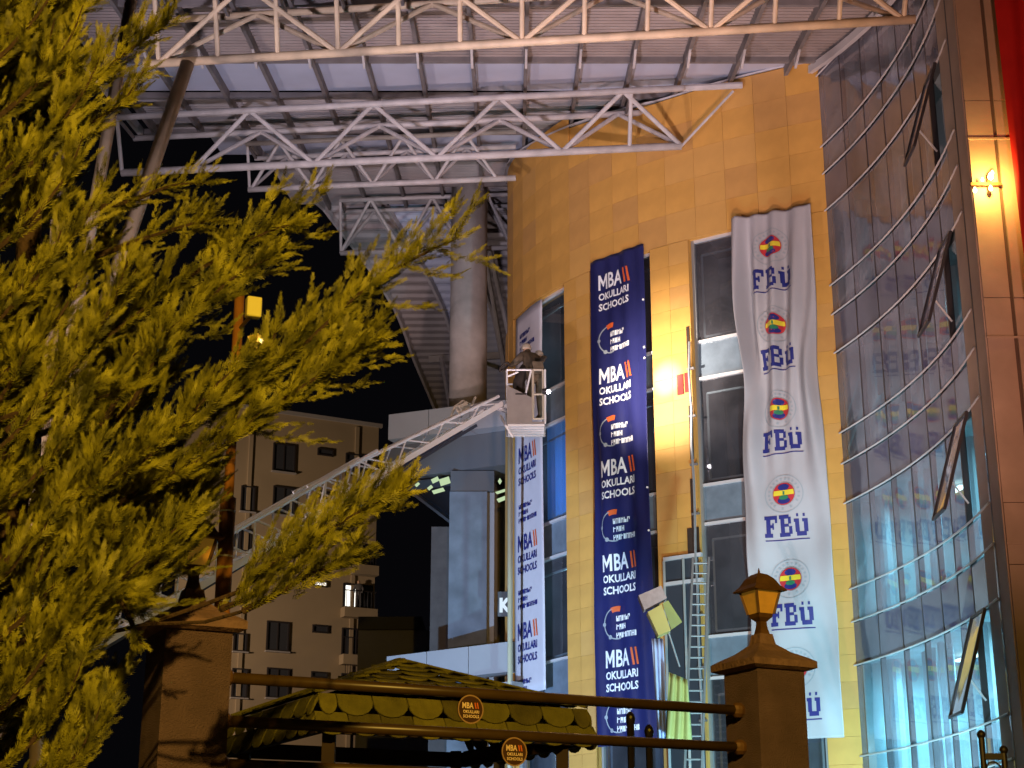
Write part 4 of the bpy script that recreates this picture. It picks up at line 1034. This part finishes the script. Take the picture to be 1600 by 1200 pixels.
# iron gate end at lower right
gp = thing('iron_gate', ony(1545, 1250, 13.4), 'black iron gate top with two ball finials at the lower right corner', 'gate')
for (u, v) in ((1533, 1148), (1568, 1172)):
    q = ony(u, v, 13.4); MB().tube((q.x, q.y, GZ), (q.x, q.y, q.z), .024, n=10).build('post', M['iron'], gp)
    MB().lathe(q, [(.01,-.035),(.03,-.02),(.037,0),(.03,.022),(.01,.037)], 12).build('ball_finial', M['iron'], gp, smooth=True)
MB().bar(ony(1533, 1182, 13.4), ony(1568, 1182, 13.4), .04, .05).build('cross_bar', M['iron'], gp)
b = MB(); c0 = ony(1551, 1203, 13.4)
for k in range(14):
    a0 = k*.5; a1 = a0+.5; r0 = .075-.004*k
    b.tube(c0+Vector((r0*math.cos(a0),0,r0*math.sin(a0))), c0+Vector(((r0-.004)*math.cos(a1),0,(r0-.004)*math.sin(a1))), .008, n=5)
b.build('scroll', M['iron'], gp)
MB().bar(ony(1500, 1240, 13.4), ony(1600, 1240, 13.4), .04, .05).build('cross_bar', M['iron'], gp)
# dark lamp posts behind the fence, lower middle
for (u, v, lab) in ((985, 1120, 'small dark bollard lamp behind the rails, left one'), (1014, 1140, 'small dark bollard lamp behind the rails, right one')):
    q = ony(u, v, 20); T = thing('bollard_lamp', (q.x, q.y, GZ), lab, 'bollard lamp', 'bollard lamps behind the fence')
    MB().tube((q.x, q.y, GZ), (q.x, q.y, q.z-.05), .045).build('post', M['iron'], T)
    MB().lathe(q, [(.05,-.08),(.06,-.02),(.045,.03),(.02,.06)], 12).build('head', M['iron'], T)
    MB().lathe(q+Vector((0,-.055,-.01)), [(.004,-.02),(.02,0),(.004,.02)], 8).build('lens', mat('lamp_lens', (.6,.6,.2), .2), T)

# ------------------------------------------------------------------ gazebo with scalloped shingles
g1 = ony(490, 1150, 15.2)
GE = g1.z; C1 = Vector((g1.x, g1.y, GE)); GLn = 3.0; C2 = C1+fd*GLn
back = -fnn; C0 = C1+back*GLn; C3 = C2+back*GLn
gz = thing('gazebo', (C1+C3)/2+Vector((0,0,GZ-GE)), 'wooden gazebo with olive scalloped shingle roof behind the fence', 'gazebo')
APX = (C1+C3)/2+Vector((0,0,.93)); SKH = .40
shn = 0
SHM = [M['shingle'], mat('shingle_pale', (.30,.27,.035), .9, var=.3, vscale=7, bump=.5, bscale=60), mat('shingle_dirty', (.17,.15,.03), .9, var=.35, vscale=6, bump=.5, bscale=60)]
def shingle_face(Pa, Pb, skirt=True):
    """Pa -> Pb eave corners; rows of scallops from the eave up to the apex"""
    global shn
    ex = (Pb-Pa); L = ex.length; ex.normalize(); out = Vector((ex.y, -ex.x, 0))
    T = Vector((0,0,1))
    K1a = Pa-out*.10+T*.40+ex*.10; K1b = Pb-out*.10+T*.40-ex*.10        # top of the steep skirt
    rows = [(0, Pa, Pb, K1a, K1b, .0, .56), (0, Pa, Pb, K1a, K1b, .48, 1.0)]
    for k in range(7):
        f0 = k/7; f1 = min(1, (k+1.25)/7); rows.append((1, K1a, K1b, APX, APX, f0, f1))
    for ri, (kind, A, B, A2, B2, f0, f1) in enumerate(rows):
        p0 = A.lerp(A2, f0); p1 = B.lerp(B2, f0); q0 = A.lerp(A2, f1); q1 = B.lerp(B2, f1)
        Lr = (p1-p0).length; n = max(1, round(Lr/.345)); offs = .5 if ri % 2 else 0
        up_ = ((q0+q1)/2-(p0+p1)/2); hl = up_.length
        if hl < .01: continue
        up_.normalize(); nn = ex.cross(up_).normalized(); nn = nn if nn.dot(out)+nn.z > 0 else -nn
        for i in range(n+(1 if offs else 0)):
            x0_ = (i-offs)/n; x1_ = x0_+1/n; x0c, x1c = max(0, x0_), min(1, x1_)
            if x1c-x0c < .05: continue
            cx = (x0c+x1c)/2; hw = (x1c-x0c)*Lr/2*.985; c = p0.lerp(p1, cx)+nn*(.03+.004*random.random()); 
            V = []; m = 9
            for th_ in (0, .018):
                o_ = nn*th_+nn*.012
                V += [c+o_+ex*(-hw*math.cos(math.pi*a_/(m-1)))+up_*(.13-.13*math.sin(math.pi*a_/(m-1))) for a_ in range(m)]
                V += [c-nn*.02+nn*th_+ex*hw*.97+up_*hl, c-nn*.02+nn*th_-ex*hw*.97+up_*hl]
            k_ = m+2
            F = [tuple(range(k_, 2*k_)), tuple(range(k_))[::-1]]+[(i2, (i2+1) % k_, k_+(i2+1) % k_, k_+i2) for i2 in range(k_)]
            MB().add(V, F).build('shingle', SHM[random.choice((0,0,0,1,2))], gz); shn += 1
for a, b in ((C1, C2), (C0, C1), (C2, C3)): shingle_face(a, b)
# roof deck under the shingles
K = [p+(APX-p)*.0 for p in (C0, C1, C2, C3)]
ins = [(c+((C1+C3)/2-c).normalized()*.16+Vector((0,0,.38))) for c in (C0, C1, C2, C3)]
MB().add(ins+[APX-Vector((0,0,.03))], [(0,1,4),(1,2,4),(2,3,4),(3,0,4)]).build('roof_deck', M['shingleb'], gz)
for i in range(4):
    a, b = (C0, C1, C2, C3)[i], (C0, C1, C2, C3)[(i+1) % 4]; cin = (C1+C3)/2
    a2 = a+(cin-a).normalized()*.12+Vector((0,0,.12)); b2 = b+(cin-b).normalized()*.12+Vector((0,0,.12))
    MB().bar(a2, b2, .08, .16).build('eave_beam', M['wood'], gz)
    pz = a+(cin-a).normalized()*.35; MB().bar((pz.x, pz.y, GZ), (pz.x, pz.y, GE+.2), .12, .12, (1,0,0)).build('post', M['wood'], gz)
    MB().bar(a+(cin-a)*.04+Vector((0,0,.44)), APX+Vector((0,0,.06)), .09, .05).build('hip_cap', M['shingle'], gz)

# ------------------------------------------------------------------ pole with floodlight
pp = ony(350, 900, 10.9); fpz = ony(376, 462, 10.9).z
fp = thing('floodlight_pole', (pp.x, pp.y, GZ), 'orange brown pole rising through the conifer with a floodlight, sodium light painted on both', 'lamp post')
MB().tube((pp.x, pp.y, GZ), (pp.x, pp.y, fpz-1.5), .055, n=12).build('pole', M['polewood'], fp, smooth=True)
MB().tube((pp.x, pp.y, fpz-1.5), (pp.x, pp.y, fpz), .036, n=12).build('upper_pole', M['polewood'], fp, smooth=True)
for v in (568, 800, 870, 940): 
    q = ony(352, v, 10.9); MB().tube((pp.x, pp.y, q.z-.006), (pp.x, pp.y, q.z+.006), .058, n=12).build('strap', M['rail'], fp)
q = ony(396, 481, 10.8)
bxm = MB().obox(q, Vector((.05,.02,0)), Vector((-.015,.035,0)), Vector((0,0,.077))).build('floodlight_head', mat('sodium_lit_housing', (.95,.88,.22), .4), fp)  # sodium light on the housing painted in as bright yellow
bv = bxm.modifiers.new('b', 'BEVEL'); bv.width = .012; bv.segments = 2
MB().tube((pp.x, pp.y, q.z-.14), q-Vector((0.02,0,.07)), .014).build('bracket', M['brown'], fp)
for (u, v, a_) in ((398, 530, .4), (412, 535, -.5), (404, 552, 1.2)):
    c = ony(u, v, 10.75); o = MB().obox(c, Vector((.04*math.cos(a_),.01,.04*math.sin(a_))), Vector((0,.03,0)), Vector((-.025*math.sin(a_),0,.025*math.cos(a_)))).build('small_spotlight', mat('spot_housing', (.8,.6,.2), .4), fp)
    MB().lathe(c-Vector((0,.03,0)), [(.005,-.02),(.022,-.01),(.022,.01),(.005,.02)], 10).build('spotlight_lens', M['hot'] if u == 412 else M['amber'], o)
    MB().tube((pp.x, pp.y, c.z-.05), c, .008, n=5).build('spotlight_arm', M['brown'], fp)

# ------------------------------------------------------------------ conifer
tree = thing('conifer_tree', (-2.9, 8.9, GZ), 'large feathery yellow green conifer filling the left side, boughs sweeping right', 'tree')
tb = MB(); pts = [Vector((-2.9, 8.9, GZ)), Vector((-2.95, 8.9, .5)), Vector((-2.8, 8.85, 2.4)), Vector((-2.9, 8.9, 4.4)), Vector((-2.85, 8.9, 6.4))]
for k in range(4): tb.tube(pts[k], pts[k+1], .16-.033*k, .16-.033*(k+1), 10, False)
tb.build('trunk', M['bark'], tree, smooth=True)
rng = np.random.default_rng(11)
# frond template: flat feather along +X in XY plane; blades are thin kinked diamonds
def frond_template(n=5, L=1.0):
    V = []; F = []
    def blade(p, d, l, w_):
        d = np.array(d); d = d/np.linalg.norm(d); s = np.array([-d[1], d[0], 0]); p = np.array(p); i = len(V)
        V.extend([p, p+d*l*.45+s*w_+np.array([0,0,w_*.8]), p+d*l, p+d*l*.45-s*w_+np.array([0,0,w_*.8])]); F.append([i, i+1, i+2, i+3])
    blade((0,0,0), (1,0,0), L*.6, .026); blade((.42,0,0), (1,0,0.03), L*.62, .024)
    for k in range(n):
        t = .04+.72*k/(n-1); l = (.46-.30*t)*(1+.2*math.sin(k*2.1))
        for s in (-1, 1):
            zz = .14*math.sin(k*1.7+s)
            blade((t*.95,0,0), (.80, s*.58, zz), l, .029)
            if k < n-1: blade((t*.95+l*.35, s*l*.18, zz*l*.3), (.97, s*.08, zz), l*.55, .022)
            if k < n-2: blade((t*.95+l*.25, s*l*.14, zz*l*.3), (.6, s*.75, zz), l*.38, .020)
    return np.array(V), np.array(F)
FT, FF = frond_template()
def make_bough(spine, wd, dens, face, L=.17, taper=.9, sub=1.0):
    """spine: list of points; wd: half width; makes fronds round the spine"""
    S = catmull3(spine, 10); seg = np.linalg.norm(np.diff(S, axis=0), axis=1); cum = np.concatenate([[0], np.cumsum(seg)]); tot = cum[-1]
    mats_ = []
    at = lambda d: np.array([np.interp(d, cum, S[:, c]) for c in range(3)])
    def frond(p, dr, sc_):
        f = np.array(face)+rng.normal(0, .5, 3); y = np.cross(f, dr); y /= np.linalg.norm(y)+1e-9; z = np.cross(dr, y)
        mats_.append((p-dr*sc_*.25, np.stack([dr, y, z])*sc_))
    nsub = int(dens*tot*(wd+.05)*155*sub)+3
    for k in range(nsub):
        t = rng.random()**.85; d = t*tot; p = at(d); T = at(min(tot, d+.05))-at(max(0, min(tot, d+.05)-.09)); T /= np.linalg.norm(T)+1e-9
        N = np.cross(T, [0, 0, 1.]); N /= np.linalg.norm(N)+1e-9; B = np.cross(T, N)
        a = rng.random()*2*math.pi; ww = wd*(1-t**2.5*taper)*min(1, .5+t*2)
        outd = N*math.cos(a)+B*math.sin(a)*.8
        r0 = ww*.45*rng.random(); dr = T*.95+outd*(.35+.35*rng.random())+np.array([0, 0, .38])+rng.normal(0, .12, 3); dr /= np.linalg.norm(dr)
        ln = (ww*.9+.09)*(.7+.7*rng.random())
        nf = max(3, int(ln/.026)); q = p+outd*r0
        for m in range(nf):
            u = m/nf; dd = dr+rng.normal(0, .20, 3)*(1-u*.6); dd /= np.linalg.norm(dd)
            frond(q+dr*ln*u+rng.normal(0, .010, 3)*(1-u), dd, L*(.75+.4*rng.random())*(1-.45*u)*.72)
        frond(q+dr*ln, dr, L*.5)
    n = int(tot/.03)
    for k in range(n):
        d = tot*(k+rng.random())/n; T = at(min(tot, d+.05))-at(max(0, min(tot, d+.05)-.09)); T /= np.linalg.norm(T)+1e-9
        dd = T+rng.normal(0, .22, 3)+np.array([0,0,.15]); dd /= np.linalg.norm(dd); frond(at(d), dd, L*.8*(1-.4*d/tot))
    # sprig chain at the tip
    return mats_, S
def catmull3(P, n):
    P = np.array([tuple(p) for p in P], float); Q = np.vstack([2*P[0]-P[1], P, 2*P[-1]-P[-2]]); out = []
    for i in range(1, len(Q)-2):
        for k in range(n):
            t = k/n; a, b, c, d = Q[i-1], Q[i], Q[i+1], Q[i+2]
            out.append(.5*((2*b)+(c-a)*t+(2*a-5*b+4*c-d)*t*t+(3*b-a-3*c+d)*t**3))
    out.append(P[-1]); return np.array(out)
TL = np.array(WL[tree.name])
def commit(mats_, S, rad=.018):
    n = len(mats_)
    if n:
        O = np.array([m[0] for m in mats_]); X = np.array([m[1] for m in mats_])
        V = np.einsum('vk,nkj->nvj', FT, X)+O[:, None, :]-TL
        F = (FF[None]+(np.arange(n)*len(FT))[:, None, None]).reshape(-1, 4)
        V = V.reshape(-1, 3)
        me = bpy.data.meshes.new('bough'); me.vertices.add(len(V)); me.vertices.foreach_set('co', V.ravel())
        me.loops.add(F.size); me.loops.foreach_set('vertex_index', F.ravel().astype(np.int32)); me.polygons.add(len(F))
        me.polygons.foreach_set('loop_start', np.arange(0, F.size, 4, dtype=np.int32)); me.polygons.foreach_set('loop_total', np.full(len(F), 4, np.int32))
        me.materials.append(M['leaf']); me.update(calc_edges=True)
        o = put('bough', me, tree, Vector(TL)); tag(o, kind='stuff')
    b = MB(); m = len(S)
    for i in range(0, m-1, 2):
        j = min(m-1, i+2); b.tube(S[i], S[j], rad*(1-i/m)+.003, rad*(1-j/m)+.003, 5, False)
    b.build('stem', M['bark'], tree)
def bough(uv, Y0, Y1, wpx, dens=1.0, L=.16, taper=.9):
    n = len(uv); P = [ony(u, v, Y0+(Y1-Y0)*i/(n-1)) for i, (u, v) in enumerate(uv)]
    m, S = make_bough(P, wpx/FPX*(Y0+Y1)/2*1.0, dens, (.1, -1, .35), L, taper); commit(m, S)
    # side sprigs
    return P
def sprigs(P, px, side=1, dens=1.0, n=9, ln=.34):
    """feathery side shoots that leave the spine and point up and outwards"""
    S = catmull3(P, 10); ms = []; 
    for k in range(n):
        i = int((.18+.8*k/n)*(len(S)-1)); p = S[i]; T = S[min(i+2, len(S)-1)]-S[max(0, i-2)]; T /= np.linalg.norm(T)
        sgn = 1 if k % 3 else -.6
        d = T*.8+np.array([0, rng.normal(0, .25), .95*sgn]); d /= np.linalg.norm(d); l = ln*(.7+.5*rng.random())*(1.15-.6*k/n)
        pp_ = [p, p+d*l*.5+T*.01, p+d*l+T*l*.25]
        m, S2 = make_bough([Vector(x) for x in pp_], .03, dens, (.1,-1,.35), .115, .95, .6); ms += m
    commit(ms, S, .012)
# long visible boughs
P = bough([(215, 700), (330, 640), (450, 560), (560, 460), (655, 400), (712, 374)], 8.9, 8.3, 46, 1.1); sprigs(P, 0, n=17, ln=.44)
P = bough([(300, 700), (400, 650), (480, 600), (540, 555), (590, 530)], 8.8, 8.4, 46, 1.1); sprigs(P, 0, n=12, ln=.40)
P = bough([(330, 640), (400, 590), (430, 520), (440, 490)], 8.7, 8.5, 40, 1.0)
P = bough([(120, 560), (230, 480), (330, 410), (420, 362), (486, 345)], 8.9, 8.4, 38, 1.1); sprigs(P, 0, n=14, ln=.38)
P = bough([(210, 560), (300, 490), (370, 430), (430, 400)], 8.7, 8.5, 46, 1.1); sprigs(P, 0, n=9, ln=.34)
P = bough([(120, 330), (200, 315), (270, 290), (330, 286)], 8.8, 8.5, 22, 1.0, .13); sprigs(P, 0, n=6, ln=.16)
P = bough([(150, 400), (230, 372), (300, 350), (345, 345)], 8.8, 8.5, 24, 1.0, .13); sprigs(P, 0, n=5, ln=.16)
P = bough([(60, 190), (140, 130), (200, 80), (262, 36)], 8.9, 8.5, 40, 1.1); sprigs(P, 0, n=9, ln=.30)
P = bough([(20, 60), (90, 20), (150, -20), (200, -50)], 8.8, 8.5, 60, 1.0)
P = bough([(60, 250), (130, 200), (190, 160), (225, 110)], 8.8, 8.5, 34, 1.0)
P = bough([(372, 925), (420, 885), (490, 845), (560, 800), (632, 765)], 8.6, 8.2, 56, 1.2); sprigs(P, 0, n=12, ln=.28)
P = bough([(380, 955), (430, 930), (480, 900), (530, 880), (560, 850)], 8.6, 8.3, 48, 1.2); 
P = bough([(180, 790), (250, 750), (320, 715), (370, 680), (405, 645)], 8.9, 8.5, 46, 1.1)
P = bough([(160, 760), (260, 690), (340, 600), (390, 560)], 8.7, 8.5, 62, 1.0)
P = bough([(90, 980), (170, 920), (240, 860), (300, 800)], 8.7, 8.5, 60, 1.0)
P = bough([(30, 1000), (100, 960), (160, 930), (230, 935)], 8.6, 8.4, 60, 1.0)
P = bough([(0, 1120), (60, 1080), (110, 1040), (150, 1000)], 8.5, 8.4, 50, 1.0)
P = bough([(20, 1240), (70, 1200), (110, 1150), (135, 1090)], 8.5, 8.4, 42, 1.0)
P = bough([(160, 900), (200, 960), (215, 1000), (230, 1010)], 8.7, 8.6, 30, .8)
P = bough([(120, 900), (200, 850), (270, 790), (325, 740)], 9.4, 9.3, 60, .8); sprigs(P, 0, n=7)
P = bough([(150, 960), (220, 920), (275, 880), (318, 820)], 9.4, 9.3, 50, .8); sprigs(P, 0, n=6)
for k, v in enumerate(range(60, 1260, 68)):      # boughs in front of the trunk
    u = -50+30*(k % 3); bough([(u, v+70), (u+70, v+10), (u+125, v-60), (u+150, v-120)], 8.35, 8.2, 50, .8, .15)
for (u, v) in ((150, 560), (190, 640), (120, 700), (210, 760), (160, 820), (60, 860), (120, 1010), (60, 1120), (0, 1180), (40, 640), (90, 470), (230, 900), (255, 850), (100, 1180)):
    bough([(u-70, v+80), (u, v), (u+55, v-70), (u+85, v-130)], 9.3, 9.1, 62, .8, .16)
b = MB(); b.poly([ony(120, 1000, 8.8), ony(230, 975, 8.75), ony(310, 948, 8.7), ony(372, 925, 8.62)], .012, 6); b.poly([ony(230, 975, 8.75), ony(320, 972, 8.7), ony(380, 955, 8.62)], .010, 6); b.build('branch', M['bark'], tree)
bough([(345, 952), (385, 935), (420, 905)], 8.65, 8.5, 30, .9, .13)
# filling mass on the left
for k in range(125):
    v = rng.uniform(-40, 1180); lim = np.interp(v, [0, 100, 200, 280, 400, 520, 650, 800, 950, 1060, 1200], [170, 150, 130, 110, 200, 250, 330, 300, 190, 110, 100])
    u = rng.uniform(-90, lim-60); Y = rng.uniform(8.3, 9.5)
    a = rng.uniform(.3, 1.25); l = rng.uniform(110, 190)
    P = [(u-l*.3*math.cos(a), v+l*.4*math.sin(a)), (u+l*.25*math.cos(a), v-l*.1*math.sin(a)), (u+l*.65*math.cos(a), v-l*.6*math.sin(a))]
    bough(P, Y+.15, Y-.15, rng.uniform(34, 58), .85, .15)
print('panels', npan, 'shingles', shn)
